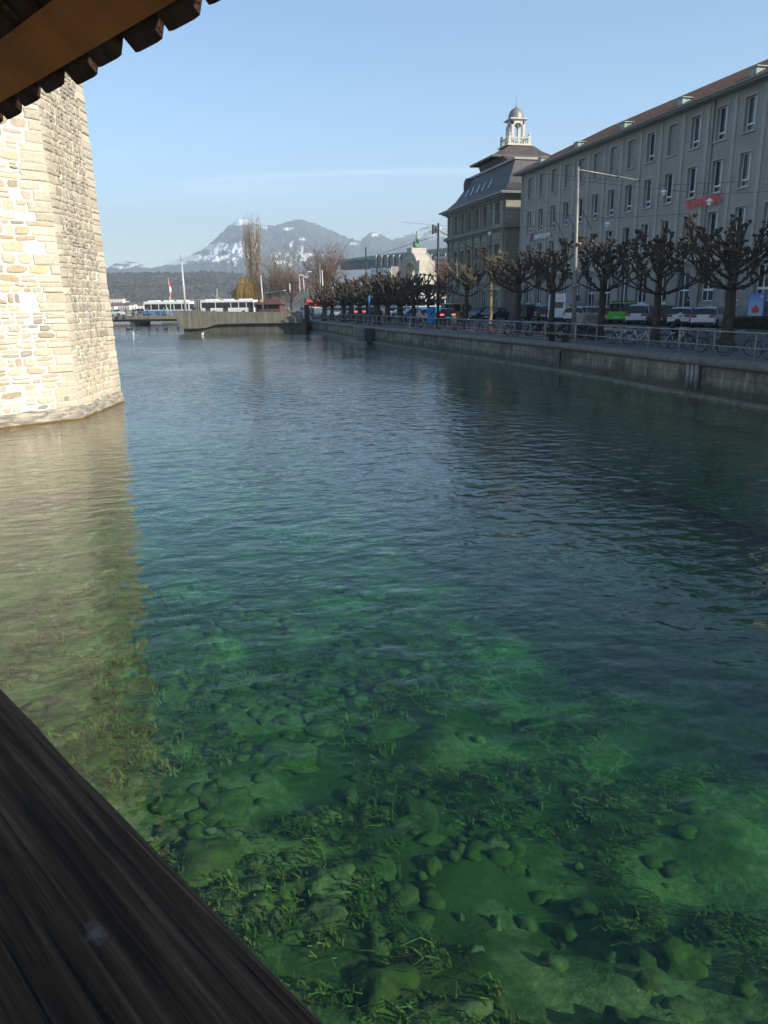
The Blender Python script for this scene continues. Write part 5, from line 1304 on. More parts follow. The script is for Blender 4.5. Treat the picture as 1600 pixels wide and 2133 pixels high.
def box_vehicle(name, label, cat, loc, rz, L, W, H, body, lower, grp=None, z0=.32, win=(1.25, 2.35), doors=(), wheels=(.2, .8), roof=True, lowmat=None):
    o = thing(name, label, cat, loc, rz, grp); hw = W / 2
    b = MB(); zl, zh = win
    b.box((-L / 2, -hw, z0), (L / 2, hw, zl), bev=.06); b.box((-L / 2, -hw, zh), (L / 2, hw, H), bev=.08)
    n = max(3, int(L / 1.6))
    for k in range(n + 1):
        x = -L / 2 + L * k / n; w_ = .07 if 0 < k < n else .14
        x = min(max(x, -L / 2 + w_), L / 2 - w_)
        for s_ in (-1, 1): b.box((x - w_, s_ * hw - (.06 if s_ > 0 else 0), zl), (x + w_, s_ * hw + (.06 if s_ < 0 else 0), zh))
    b.build('body', body, o)
    g = MB(); g.box((-L / 2 + .03, -hw + .03, zl - .02), (L / 2 - .03, hw - .03, zh + .02)); g.build('windows', M['car_glass'], o)
    if lower:
        b = MB(); b.box((-L / 2 - .01, -hw - .012, z0 + .02), (L / 2 + .01, hw + .012, zl - .12), bev=.03); b.build('side_skirt', lower, o)
    if roof:
        b = MB()
        for a, c in ((.08, .3), (.42, .58), (.7, .92)): b.box((-L / 2 + L * a, -hw * .6, H), (-L / 2 + L * c, hw * .6, H + .24), bev=.07)
        b.build('roof_units', body, o)
    for d in doors:
        for s_ in (-1, 1): b = MB(); b.box((-L / 2 + L * d - .55, s_ * (hw + .016) - .01, z0 + .05), (-L / 2 + L * d + .55, s_ * (hw + .016) + .01, zh - .05)); b.build('door', M['car_glass'], o)
    for d in wheels:
        for s_ in (1, -1): wheel(o, -L / 2 + L * d, s_ * (hw - .1), .46, .28)
    return o
a1, a2 = at_d(302, 650, 172), at_d(405, 650, 169.5); u3 = (a2 - a1); ang = math.atan2(u3.y, u3.x)
mid = (a1 + a2) / 2; mid.z = 1.8
box_vehicle('trolleybus', 'white bus with blue lower side on the left of the far bridge', 'bus', mid, ang, 10.7, 2.5, 2.95, M['bus_white'], M['bus_blue'], 'buses on the far bridge', wheels=(.3, .88))
a1, a2 = at_d(421, 650, 169), at_d(537, 650, 166.4); u3 = (a2 - a1); ang = math.atan2(u3.y, u3.x); mid = (a1 + a2) / 2; mid.z = 1.85
bus2 = box_vehicle('trolleybus', 'all white trolleybus with roof poles behind the concrete abutment wall', 'bus', mid, ang, 12.0, 2.5, 3.0, M['bus_white'], None, 'buses on the far bridge', win=(1.45, 2.5), doors=(.14, .47, .94), wheels=(.25, .8))
b = MB(); b.tube([(-1.2, .2, 3.1), (-7.4, .9, 5.6)], .05, 5); b.tube([(-1.2, -.2, 3.1), (-7.0, .5, 5.4)], .05, 5); b.build('trolley_pole', M['steel'], bus2)
p = gp(667, 150, 1.9); box_vehicle('fire_engine', 'red and white emergency vehicle at the left edge of the dense trees', 'truck', p, R(175), 5.6, 2.3, 2.7, M['red_paint'], M['bus_white'], None, win=(1.5, 2.2), roof=False)
p = gp(885, 150, 1.9); box_vehicle('coach', 'white coach with a blue stripe behind the trees near the station arch', 'bus', p, R(172), 11, 2.5, 3.2, M['bus_white'], M['bus_blue'], None, win=(1.4, 2.6), wheels=(.2, .8))
for x, D, lab in ((240, 172, 'silver saloon on the far bridge next to the tower edge'), (294, 173, 'pale car on the far bridge just left of the blue and white bus')):
    p = at_d(x, 655, D); p.z = 1.8; car(lab, p, ang, M['car_white'] if x < 260 else M['car_silver'], kind='saloon', name='car', grp='cars on the far bridge')

# ================================================================== BICYCLES AND MOTORCYCLES
def bicycle(label, loc, rz, frame_m, style=0, lean=0.0, grp='bicycles parked along the promenade'):
    o = thing('bicycle', label, 'bicycle', loc, rz, grp); o.rotation_euler = (lean, 0, rz)
    for x in (-.53, .53):
        b = MB(); b.torus((x, 0, .34), (0, 1, 0), .325, .021, 24, 5); t = b.build('wheel', M['black'], o)
        b = MB(); b.torus((x, 0, .34), (0, 1, 0), .302, .009, 20, 4); b.tube([(x, -.04, .34), (x, .04, .34)], .022, 6)
        for k in range(12):
            a = math.pi * k / 6; b.tube([(x, 0, .34), (x + .3 * math.cos(a), 0, .34 + .3 * math.sin(a))], .0028, 3, caps=False)
        b.build('rim', M['steel'], t)
    b = MB(); bb = (-.08, 0, .29); st_ = (-.24, 0, .86); hd = (.36, 0, .82); hd2 = (.39, 0, .68)
    segs = [(bb, st_, .016), (hd, hd2, .019), (bb, hd2, .019), (bb, (-.53, .05, .34), .01), (bb, (-.53, -.05, .34), .01), ((-.2, 0, .74), (-.53, .05, .34), .009), ((-.2, 0, .74), (-.53, -.05, .34), .009), (hd2, (.53, .05, .34), .012), (hd2, (.53, -.05, .34), .012)]
    segs.append(((-.2, 0, .76), hd, .016) if style == 0 else ((-.12, 0, .48), (.37, 0, .76), .016))
    for p, q, r_ in segs: b.tube([p, q], r_, 6)
    b.build('frame', frame_m, o)
    b = MB(); b.tube([hd, (.33, 0, .98)], .013, 6); b.tube([(.20, -.30, 1.0), (.31, -.22, 1.03), (.36, 0, 1.0), (.31, .22, 1.03), (.20, .30, 1.0)], .012, 6); b.build('handlebar', M['chrome'], o)
    b = MB(); b.blob((-.27, 0, .92), .1, 1, .1, 1, (1.35, .8, .35)); b.tube([st_, (-.26, 0, .9)], .012, 5); b.build('saddle', M['black'], o)
    b = MB(); b.torus((-.08, .03, .29), (0, 1, 0), .085, .008, 14, 4); b.tube([(-.08, .06, .29), (-.02, .09, .15)], .01, 4); b.tube([(-.08, -.06, .29), (-.14, -.09, .43)], .01, 4)
    b.tube([(-.53, 0, .72), (-.86, 0, .71)], .01, 4); b.tube([(-.82, .05, .71), (-.55, .05, .36)], .006, 4)
    for x in (-.53,):
        pts = [(x + .36 * math.cos(a), 0, .34 + .36 * math.sin(a)) for a in [R(20 + 14 * k) for k in range(11)]]; b.tube(pts, .014, 4)
    b.build('running_gear', M['dark_metal'], o)
    return o
pm = {n_: paint(n_ + '_bicycle_paint', c) for n_, c in (('white', (.55, .55, .53)), ('black', (.015, .015, .017)), ('blue', (.03, .08, .22)), ('red', (.3, .02, .02)), ('silver', (.3, .3, .31)), ('green', (.10, .22, .05)), ('pink', (.55, .25, .28)), ('yellow', (.5, .5, .1)))}
bk0 = bicycle('white framed bicycle leaning left of the thick second tree, first of the three white ones', Vector((23.3, yx(1292, 23.3), ZQ)), R(-36), pm['white'], 0, R(8))
bk1 = bicycle('black framed bicycle leaning against the thickest tree with wide bright handlebars', Vector((23.6, yx(1460, 23.6), ZQ)), R(-60), pm['black'], 1, R(-6))
def bike(x, X, rz, col, label, style=0, lean=6):
    src = bk0 if style == 0 else bk1
    y = yx(x, X) ; o = copy_tree(src, label, Vector((X, y, ZQ))); o.rotation_euler = (R(lean), 0, R(rz)); recolor(o, 'frame', pm[col]); return o
bike(1310, 23.6, -28, 'white', 'white framed bicycle in the middle of the three white ones')
bike(1334, 23.2, -42, 'white', 'white low-step bicycle nearest the second tree trunk', 1)
bike(1488, 23.2, -48, 'black', 'dark bicycle with large wheel just left of the thickest tree trunk', 0)
bike(1545, 22.9, -30, 'black', 'black bicycle with its big front wheel right of the thickest tree trunk', 1, -7)
bike(1596, 22.6, 70, 'blue', 'blue bicycle cut by the right edge of the picture')
bike(1420, 23.9, 10, 'black', 'black bicycle leaning by the thick railing post', 1)
spec = [(1000, 22.8, 80, 'black', 'dark bicycle at the left end of the sunlit group'), (1012, 22.9, 20, 'silver', 'silver bicycle left of the golden tree base'), (1026, 22.7, 40, 'pink', 'pink bicycle right at the golden tree base'), (1040, 22.9, -20, 'pink', 'pale pink bicycle at the right of the sunlit group'), (1052, 22.6, 65, 'white', 'white bicycle ending the sunlit group'),
        (1072, 22.8, 15, 'black', 'black bicycle in the shade just past the sunlit group'), (1088, 22.6, 8, 'blue', 'dark blue bicycle left of the motorcycle with the round lamp'), (1105, 23.0, 75, 'silver', 'silver bicycle right behind the first motorcycle'),
        (1160, 23.4, 30, 'black', 'black bicycle in front of the camper van tree'), (1180, 23.2, 60, 'black', 'black bicycle with a grey basket left of the big pole'), (1232, 23.6, 12, 'black', 'black bicycle right of the covered scooter'),
        (983, 22.8, 30, 'black', 'black bicycle fifth left of the golden tree'), (968, 22.6, 10, 'blue', 'blue bicycle right of the grey litter bin'), (955, 22.7, 50, 'black', 'dark bicycle right behind the grey litter bin'), (927, 22.4, 5, 'black', 'black bicycle between the two bright railing posts'),
        (916, 22.6, 70, 'red', 'red bicycle behind the left bright railing post'), (903, 22.4, 20, 'green', 'green bicycle under the blue event board'), (884, 21.6, 5, 'yellow', 'yellow green bicycle with pale tyres left of the blue event board'), (872, 21.8, 40, 'black', 'black bicycle behind the yellow green one'),
        (860, 21.7, 70, 'black', 'dark bicycle near the first trunk of the clump'), (848, 21.6, 30, 'blue', 'dark blue bicycle second left of that trunk'), (836, 21.5, 80, 'black', 'dark bicycle in front of the massive forked tree'), (824, 21.4, 20, 'silver', 'grey bicycle just left of the massive forked tree'), (812, 21.4, 60, 'black', 'dark bicycle third left of the massive forked tree'),
        (798, 21.2, 30, 'black', 'dark bicycle by the gap in the railing'), (786, 21.0, 70, 'blue', 'dark bicycle right of the quay signpost'), (760, 20.6, 20, 'black', 'dark bicycle left of the quay signpost'), (745, 20.5, 65, 'black', 'dark bicycle below the car with lit brake lamps'), (728, 20.3, 30, 'silver', 'grey bicycle far along the quay'), (708, 20.0, 70, 'black', 'farthest dark bicycle along the quay')]
for i, (x, X, rz, col, lab) in enumerate(spec): bike(x, X, rz, col, lab, i % 2, random.uniform(-8, 8))
def motorcycle(label, loc, rz, big=False):
    o = thing('motorcycle', label, 'motorcycle', loc, rz, 'motorcycles on the promenade'); r_ = .31
    for x in (-.68, .68):
        b = MB(); b.torus((x, 0, r_), (0, 1, 0), r_ - .06, .065, 20, 8); t = b.build('wheel', M['black'], o)
        b = MB(); b.torus((x, 0, r_), (0, 1, 0), r_ - .13, .015, 16, 5)
        for k in range(6): a = math.pi * k / 3; b.tube([(x, 0, r_), (x + (r_ - .12) * math.cos(a), 0, r_ + (r_ - .12) * math.sin(a))], .012, 4)
        b.build('rim', M['steel'], t)
    b = MB(); b.blob((.12, 0, .82), .24, 3, .08, 2, (1.3, .7, .7)); b.blob((-.05, 0, .45), .27, 5, .2, 2, (1.2, .65, .85)); b.blob((-.62, 0, .72), .2, 7, .1, 1, (1.3, .55, .45))
    b.tube([(.68, .09, r_), (.48, .09, .95)], .03, 6); b.tube([(.68, -.09, r_), (.48, -.09, .95)], .03, 6); b.tube([(-.1, 0, .3), (-.68, .09, r_)], .03, 6); b.build('body', M['dark_metal'], o)
    b = MB(); b.blob((-.3, 0, .83), .2, 2, .08, 2, (1.9, .75, .4)); b.build('seat', M['black'], o)
    b = MB(); b.tube([(.30, -.36, 1.08), (.42, -.2, 1.03), (.46, 0, .98), (.42, .2, 1.03), (.30, .36, 1.08)], .016, 6); b.tube([(.38, .3, 1.05), (.40, .38, 1.2)], .008, 4); b.tube([(.38, -.3, 1.05), (.40, -.38, 1.2)], .008, 4); b.build('handlebar', M['chrome'], o)
    b = MB(); b.lathe([(0, 0), (.10, .0), (.09, -.1), (0, -.14)], 12, Matrix.Translation((.62, 0, .92)) @ Matrix.Rotation(math.pi / 2, 4, 'Y')); b.build('headlamp', M['chrome'], o)
    if big: b = MB(); b.box((-.95, -.24, .85), (-.5, .24, 1.2), bev=.06); b.build('top_box', M['dark_metal'], o)
    return o
motorcycle('motorcycle with round chrome headlamp standing left of the camper van', Vector((23.5, yx(1122, 23.5), ZQ)), R(-50))
motorcycle('dark scooter with a top box right of the big pole', Vector((23.8, yx(1212, 23.8), ZQ)), R(-20), True)
motorcycle('dark motorcycle behind the big pole', Vector((24.3, yx(1190, 24.3), ZQ)), R(-35))
ct = thing('covered_trailer', 'beige tarpaulin covered trailer behind the dark scooter', 'trailer', Vector((26.0, yx(1222, 26.0), ZQ)), R(20))
b = MB(); b.box((-.9, -.6, .55), (.9, .6, 1.55), bev=.12); b.build('tarpaulin', simple('beige_tarpaulin', (.24, .2, .17), .85, var=.25, scale=2), ct)
b = MB(); b.box((-.92, -.62, .42), (.92, .62, .56), bev=.02); b.tube([(.9, 0, .48), (1.5, 0, .45)], .03, 6); b.build('chassis', M['dark_metal'], ct)
for s_ in (-1, 1): wheel(ct, 0, s_ * .68, .26, .14)

# ================================================================== PEOPLE
def person(label, loc, rz, joints, top, legs, shoes=None, hair=M['hair'], helmet=None, grp=None, scale=1.0, coat=False, cat='person'):
    """one continuous skinned body grown on a posed skeleton"""
    J = dict(pelvis=(0, 0, .95), chest=(0.02, 0, 1.28), neck=(0.02, 0, 1.48), head=(0.04, 0, 1.64), crown=(.03, 0, 1.74), ls=(0, .17, 1.43), le=(-.02, .24, 1.15), lw=(.06, .24, .90), lh=(.09, .235, .80), rs=(0, -.17, 1.43), re=(-.02, -.24, 1.15), rw=(.06, -.24, .90), rh=(.09, -.235, .80),
             lhip=(0, .09, .92), lk=(.03, .10, .5), la=(0, .10, .09), lt=(.14, .11, .04), rhip=(0, -.09, .92), rk=(.03, -.10, .5), ra=(0, -.10, .09), rtoe=(.14, -.11, .04))
    J.update(joints)
    rad = dict(pelvis=(.15, .12), chest=(.17, .125), neck=(.058, .058), head=(.098, .088), crown=(.065, .06), ls=(.065, .065), le=(.047, .047), lw=(.032, .036), lh=(.034, .022), rs=(.065, .065), re=(.047, .047), rw=(.032, .036), rh=(.034, .022), lhip=(.095, .095), lk=(.06, .06), la=(.042, .042), lt=(.035, .04), rhip=(.095, .095), rk=(.06, .06), ra=(.042, .042), rtoe=(.035, .04))
    E_ = [('pelvis', 'chest'), ('chest', 'neck'), ('neck', 'head'), ('head', 'crown'), ('chest', 'ls'), ('ls', 'le'), ('le', 'lw'), ('lw', 'lh'), ('chest', 'rs'), ('rs', 're'), ('re', 'rw'), ('rw', 'rh'), ('pelvis', 'lhip'), ('lhip', 'lk'), ('lk', 'la'), ('la', 'lt'), ('pelvis', 'rhip'), ('rhip', 'rk'), ('rk', 'ra'), ('ra', 'rtoe')]
    ks = list(J); me = bpy.data.meshes.new('sk'); me.from_pydata([J[k] for k in ks], [(ks.index(a), ks.index(c)) for a, c in E_], [])
    ob = bpy.data.objects.new('sk', me); C.objects.link(ob); sk = ob.modifiers.new('s', 'SKIN'); sk.use_smooth_shade = True
    if not me.skin_vertices: me.attributes  # skin layer appears with the modifier
    if me.skin_vertices:
        for i, k in enumerate(ks): me.skin_vertices[0].data[i].radius = rad[k]; me.skin_vertices[0].data[i].use_root = (k == 'pelvis')
    ob.modifiers.new('d', 'SUBSURF').levels = 1; bpy.context.view_layer.update()
    m2 = bpy.data.meshes.new_from_object(ob.evaluated_get(bpy.context.evaluated_depsgraph_get())); bpy.data.objects.remove(ob); bpy.data.meshes.remove(me)
    m2.name = 'person'; m2.materials.clear()
    for mt in (M['skin'], top, legs, M['black']): m2.materials.append(mt)
    Jv = {k: Vector(v) for k, v in J.items()}; armset = ('lh', 'rh', 'head', 'crown', 'neck'); legset = ('lk', 'la', 'rk', 'ra', 'lhip', 'rhip', 'pelvis'); shoe = ('lt', 'rtoe')
    for p in m2.polygons:
        c = p.center; k = min(Jv, key=lambda q: (Jv[q] - c).length - (.05 if q in ('chest',) else 0))
        p.material_index = 0 if k in armset and not (k == 'neck' and c.z < J['neck'][2] - .03) else (3 if k in shoe else (2 if k in legset and not (coat and c.z > .62) else 1)); p.use_smooth = True
    o = bpy.data.objects.new('person', m2); C.objects.link(o); o.location = loc; o.rotation_euler = (0, 0, rz); o.scale = (scale,) * 3
    tag(o, label, cat, grp)
    hd = Vector(J['head']); b = MB(); b.blob(hd + Vector((-.02, 0, .045)), .118, 4, .05, 2, (1, .88, .95)); 
    b.build('helmet' if helmet else 'hair', helmet or hair, o)
    b = MB(); b.blob(hd + Vector((.10, 0, -.01)), .02, 1, 0, 1, (1, .8, 1.3)); b.build('nose', M['skin'], o)
    return o
walk = dict(lk=(.14, .10, .52), la=(.20, .10, .10), lt=(.33, .10, .06), rk=(-.02, -.10, .5), ra=(-.26, -.10, .14), rtoe=(-.15, -.10, .05), lw=(-.1, .24, .92), lh=(-.12, .24, .84), rw=(.2, -.24, .95), rh=(.26, -.23, .88))
# cyclist
cyX = 23.9; cyp = Vector((cyX, yx(1410, cyX), ZQ)); crz = R(-25)
cyb = bicycle('bicycle ridden by the helmeted cyclist in front of the white compact car', cyp, crz, pm['white'], 0, 0, 'bicycles parked along the promenade')
ride = dict(pelvis=(-.27, 0, .99), chest=(-.02, 0, 1.30), neck=(.10, 0, 1.46), head=(.17, 0, 1.60), crown=(.17, 0, 1.70), ls=(.05, .17, 1.41), le=(.20, .24, 1.18), lw=(.28, .26, 1.07), lh=(.30, .25, 1.04), rs=(.05, -.17, 1.41), re=(.20, -.24, 1.18), rw=(.28, -.26, 1.07), rh=(.30, -.25, 1.04),
            lhip=(-.25, .09, .95), lk=(.12, .11, .72), la=(-.06, .11, .28), lt=(.07, .11, .22), rhip=(-.25, -.09, .95), rk=(.10, -.11, .90), ra=(-.12, -.11, .50), rtoe=(.01, -.11, .46))
person('cyclist in dark jacket and pale helmet riding past the parked cars', cyp, crz, ride, M['jacket_dark'], M['jacket_dark'], helmet=paint('pale_helmet', (.35, .38, .42)))
person('person in dark jacket standing at the office door above the white car roofs', Vector((39.6, yx(1430, 39.6), 2.32)), R(160), dict(rw=(.22, -.1, 1.22), rh=(.26, -.04, 1.3)), M['jacket_dark'], M['trouser_grey'])
pst = MB(); pst.box((38.6, yx(1430, 39.6) - 1.6, LZ), (40.99, yx(1430, 39.6) + 1.6, 2.32)); tag(pst.build('entrance_step', M['bank_base']), 'low grey stone step at the office door', 'step')
G3 = 'people walking on the far bridge'
for x, D, lab, top_, lg in ((263, 163, 'walker in dark clothes on the far bridge, nearest to the tower', M['jacket_dark'], M['trouser_grey']), (278, 163, 'dark clad walker just left of the pale car on the bridge', M['jacket_dark'], M['jeans']), (284, 164, 'walker with light trousers beside the pale car', M['jacket_dark'], M['jacket_beige']), (291, 165.5, 'small dark figure behind the pale car on the bridge', M['jacket_dark'], M['jeans']),
                        (308, 162, 'walker in red jacket at the left end of the blue and white bus', M['jacket_red'], M['jeans']), (342, 162, 'walker in teal jacket in front of the bus wheel', M['jacket_teal'], M['trouser_grey']), (350, 162, 'walker in long beige coat in front of the blue and white bus', M['jacket_beige'], M['jacket_beige']), (422, 150, 'dark haired walker looking over the abutment wall', M['jacket_beige'], M['jeans'])):
    p = at_d(x, 655, D); p.z = 1.9 if D < 165 or True else 1.8
    person(lab, p, ang if x % 2 else ang + math.pi, walk, top_, lg, grp=G3)
for x, lab in ((645, 'left one of two people in black strolling behind the railing'), (651, 'right one of two people in black strolling behind the railing')):
    person(lab, gp(x, 128, 1.9), R(-90), walk, M['jacket_dark'], M['jacket_dark'], grp='couple strolling at the far end of the quay')
person('dark clad passer-by beside the yellow van', gp(962, 82, 1.55), R(200), walk, M['jacket_dark'], M['trouser_grey'])
person('person in reddish top between trees near the coach', gp(845, 100, 1.6), R(-90), walk, M['jacket_red'], M['trouser_grey'])
person('passer-by in grey at the left edge of the concrete abutment', gp(600, 135, 1.9), R(10), walk, M['jacket_beige'], M['trouser_grey'])

# ================================================================== POLES, LAMPS, SIGNS, SMALL BUILDINGS
def pole(name, label, cat, base, top, r0, r1, mt, grp=None, build=None, sides=10):
    base, top = Vector(base), Vector(top); o = thing(name, label, cat, base, 0, grp); b = MB()
    b.tube([(0, 0, 0), (top - base) * .5, top - base], [r0, (r0 + r1) / 2, r1], sides); b.tube([(0, 0, 0), (0, 0, .12)], r0 * 1.5, sides); b.build('pole', mt, o)
    if build: build(o, base, top)
    return o
def arm(o, base, p, q, r=.04, mt=None, nm='arm'):
    b = MB(); b.tube([Vector(p) - base, Vector(q) - base], r, 6); b.build(nm, mt or M['steel'], o)
def f1(o, base, top):
    q = Vector((28.5, 47.8, 11.3)); arm(o, base, top + Vector((0, 0, -.15)), q, .045)
    for t_ in (.62, .98):
        b = MB(); c = (top + Vector((0, 0, -.15))).lerp(q, t_) - base; b.tube([c - Vector((.1, .05, 0)), c + Vector((.1, .05, 0))], .07, 6); b.build('clamp', M['dark_metal'], o)
    b = MB()
    b.tube([(0, 0, 3.2), (0, 0, 3.35)], .26, 10); b.tube([(0, 0, 5.6), (0, 0, 5.7)], .2, 10); b.build('band', M['steel'], o)
T_ = Vector((22.4, 44.3, 11.4)); pole('contact_wire_pole', 'tallest grey steel pole with a long arm reaching towards the office front', 'pole', (22.5, 44.0, ZQ), T_, .155, .075, M['steel'], 'tram and trolley poles', f1, 14)
def f2(o, base, top):
    b = MB(); b.box((-.62, -.12, top.z - base.z - .95), (-.42, .12, top.z - base.z - .15), bev=.03); b.box((-.34, -.12, top.z - base.z - .85), (-.18, .12, top.z - base.z - .25), bev=.03); b.tube([(-.5, 0, top.z - base.z - .6), (0, 0, top.z - base.z - .6)], .04, 6); b.build('loudspeaker', M['dark_metal'], o)
    arm(o, base, top + Vector((0, 0, -.6)), top + Vector((4.5, 3.0, -2.0)), .03, M['dark_metal'])
pole('street_pole', 'dark slender pole with two box fittings at its top, behind the blue event board', 'pole', (22.5, 71.5, ZQ), (22.5, 71.6, 10.9), .15, .09, M['dark_metal'], 'tram and trolley poles', f2)
p3 = on_x(762, 515, 22.0); pole('street_pole', 'dark lamp pole rising from the dense trees right of the red-brown tree', 'pole', (p3.x, p3.y, ZQ), p3, .13, .08, M['dark_metal'], 'tram and trolley poles')
sp_ = Vector((qx(79.5) + .7, yx(769.5, qx(79.5) + .7), ZQ))
spn = pole('signpost', 'slim blue grey signpost on the quay above the landing steps', 'signpost', sp_, sp_ + Vector((0, 0, 3.2)), .075, .06, simple('blue_grey_post_paint', (.09, .13, .2), .5))
b = MB(); b.box((-.05, -.3, 2.55), (.05, .3, 3.1), bev=.02); b.build('sign_plate', M['blue_sign'], spn)
for i, (xt, yt, xb, D, r_, mt, lab) in enumerate(((378, 545, 387, 150, .26, 'pole_pale', 'tall pale pole standing at the left corner of the abutment wall'), (353, 618, 356, 166, .14, 'pole_pale', 'short pale post in front of the blue and white bus'), (543, 573, 549, 148, .17, 'pole_pale', 'pale leaning signal pole with a long arm and yellow box'), (623, 575, 628, 140, .10, 'pole_pale', 'thin pale pole left of the white lamp mast'), (631, 572, 638, 136, .11, 'pole_pale', 'thin white lamp mast with double heads'), (666, 547, 668, 150, .18, 'steel', 'grey mast behind the left end of the dense trees'), (671, 563, 674, 158, .18, 'pole_pale', 'pale mast just right of the grey mast'), (452, 600, 452, 190, .10, 'pole_pale', 'short white mast behind the white trolleybus'), (641, 600, 642, 146, .06, 'pole_pale', 'very thin post beside the black traffic signal'))):
    tp = at_d(xt, yt, D); bs = at_d(xb, 650, D); bs.z = 1.9 if D > 130 else ZQ
    def fb(o, base, top, i=i):
        if i == 0:
            b = MB(); b.tube([(top - base) * .98, (top - base) + Vector((-.1, 0, 1.1))], .05, 5); b.build('tip', M['dark_metal'], o)
        if i == 2:
            h = top.lerp(base, .45); e = at_d(600, 604, 148); arm(o, base, h, e, .07, M['pole_pale'])
            e2 = at_d(600, 600, 148); b = MB(); b.box((-.24, -.15, -.75), (.24, .15, .75), Matrix.Translation(e2 - base), bev=.04); b.build('traffic_signal', M['dark_metal'], o)
            b = MB(); b.box((.25, -.17, -.8), (.42, .1, .8), Matrix.Translation(e2 - base), bev=.03); b.build('signal_backplate', M['white_letter'], o)
            c = at_d(544, 627, 148); b = MB(); b.box((-.22, -.2, -.25), (.22, .2, .25), Matrix.Translation(c - base), bev=.04); b.build('yellow_box', M['car_yellow'], o)
        if i == 4:
            for (hx, hy) in ((627, 573), (645, 566), (638, 577)):
                e = at_d(hx, hy, 136); arm(o, base, top.lerp(base, .05), e, .035, M['pole_pale']); b = MB(); b.box((-.4, -.12, -.06), (.4, .12, .06), Matrix.Translation(e - base), bev=.05); b.build('lamp_head', M['white_letter'], o)
            c = at_d(636, 626, 134); b = MB(); b.box((-.16, -.15, -.45), (.16, .15, .45), Matrix.Translation(c - base), bev=.03); b.build('traffic_signal', M['dark_metal'], o)
    pole('street_mast', lab, 'pole', bs, tp, r_, r_ * .6, M[mt], 'masts around the far bridge head', fb)
# flag on the bridge
fp = at_d(350, 578, 176); fbz = Vector((fp.x + .4, fp.y, 1.9)); fl = pole('flagpole', 'slim flagpole with a drooping red and white flag on the far bridge', 'flagpole', fbz, fp, .08, .05, M['pole_pale'])
b = MB()
for k in range(8):
    z0, z1 = (fp - fbz).z - .3 - k * .55, (fp - fbz).z - .3 - (k + 1) * .55; t0_, t1_ = k / 8, (k + 1) / 8
    xo = lambda t_: (fp - fbz).x * (1 - .5 * t_); w_ = lambda t_: .12 + .3 * math.sin(t_ * 3.0)
    b.cur = 1 if k in (3, 4) else 0
    b.add([(xo(t0_), 0, z0), (xo(t0_) + w_(t0_), .12 * math.sin(k), z0 - .1), (xo(t1_) + w_(t1_), .12 * math.sin(k + 1), z1 - .1), (xo(t1_), 0, z1)], [(0, 1, 2, 3)])
b.build('flag', [M['flag_red'], M['white_letter']], fl)
# lamps hanging on span wires in front of the office
for i, (x, y, X, lab, xb, yb2, wx, wy) in enumerate(((1478, 420, 33, 'street lamp hanging on a wire in front of the red letters', 1600, 377, 1300, 383), (1266, 467, 33, 'street lamp hanging on a wire above the tree left of the green van', 1300, 440, 1240, 447), (1020, 486, 33, 'small street lamp hanging near the sandstone building corner', 1040, 470, 1000, 466), (1383, 400, 34, 'glowing street lamp hanging before a second floor window', 1420, 384, 1350, 388))):
    p = on_x(x, y, X); o = thing('hanging_lamp', lab, 'street lamp', p, 0, 'street lamps hung on span wires'); LS = .75
    b = MB(); b.lathe([(.04, .22), (.07, .17), (.19, .09), (.21, .02), (.21, -.02)], 12); b.build('lamp_shade', M['white_letter'], o)
    b = MB(); b.lathe([(0, -.28), (.08, -.25), (.12, -.15), (.11, -.03), (0, -.02)], 12); b.build('lamp_globe', M['white_letter'], o)
    b = MB(); c1 = Vector((41, p.y + 1.0, p.z + 1.0)) - p; c2 = Vector((22.6, p.y - .6, p.z + 1.0)) - p
    b.tube([c1, (0, 0, .45), c2], .012, 4); b.tube([(0, 0, .28), (0, 0, .45)], .015, 4); b.build('span_wire', M['dark_metal'], o)
# boards
eb = thing('event_board', 'bright blue event board with a pale dome drawing standing on the promenade', 'sign board', Vector((21.9, yx(898.5, 21.9), ZQ)), R(-73 + 90))
b = MB(); b.box((-.46, -.03, .5), (.46, .03, 2.0), bev=.01); b.build('board', M['blue_sign'], eb)
b = MB(); b.lathe([(0, -.005), (.30, -.005), (.30, .0)], 18, Matrix.Translation((-.05, -.035, .80)) @ Matrix.Rotation(math.pi / 2, 4, 'X'), a0=0, a1=math.pi); b.build('dome_drawing', simple('pale_print', (.35, .42, .5), .6), eb)
b = MB(); b.add([(-.15, -.036, 1.35), (-.05, -.036, 1.2), (.38, -.036, 1.75), (.33, -.036, 1.8)], [(0, 1, 2, 3)]); b.add([(-.4, -.036, 1.6), (-.08, -.036, 1.53), (-.08, -.036, 1.57), (-.4, -.036, 1.64)], [(0, 1, 2, 3)]); b.build('pen_drawing', M['jacket_dark'], eb)
b = MB(); 
for s_ in (-.5, .5): b.tube([(s_, 0, 0), (s_, 0, .4)], .03, 6)
b.build('legs', M['steel'], eb)
hp = Vector((40.3, yx(1572, 40.3), LZ)); pw = thing('advertising_board', 'pale blue upright poster with an orange red house on it by the office wall', 'poster', hp, 0)
b = MB(); b.box((-.05, -.86, .62), (.05, .86, 2.45), bev=.01); b.build('panel_frame', simple('blue_frame_paint', (.04, .12, .35), .5), pw)
def _poster():
    t = NT('poster_print_sky'); g = t.n('SeparateXYZ'); t.l(t.obj(), g.inputs[0]); return t.pbr(t.mix(t.range(g.outputs[2], .7, 2.3), (.50, .58, .68), (.07, .20, .50)), .5)
b = MB(); b.add([(-.055, -.78, .68), (-.055, .78, .68), (-.055, .78, 2.38), (-.055, -.78, 2.38)], [(0, 1, 2, 3)]); b.build('print', _poster(), pw)
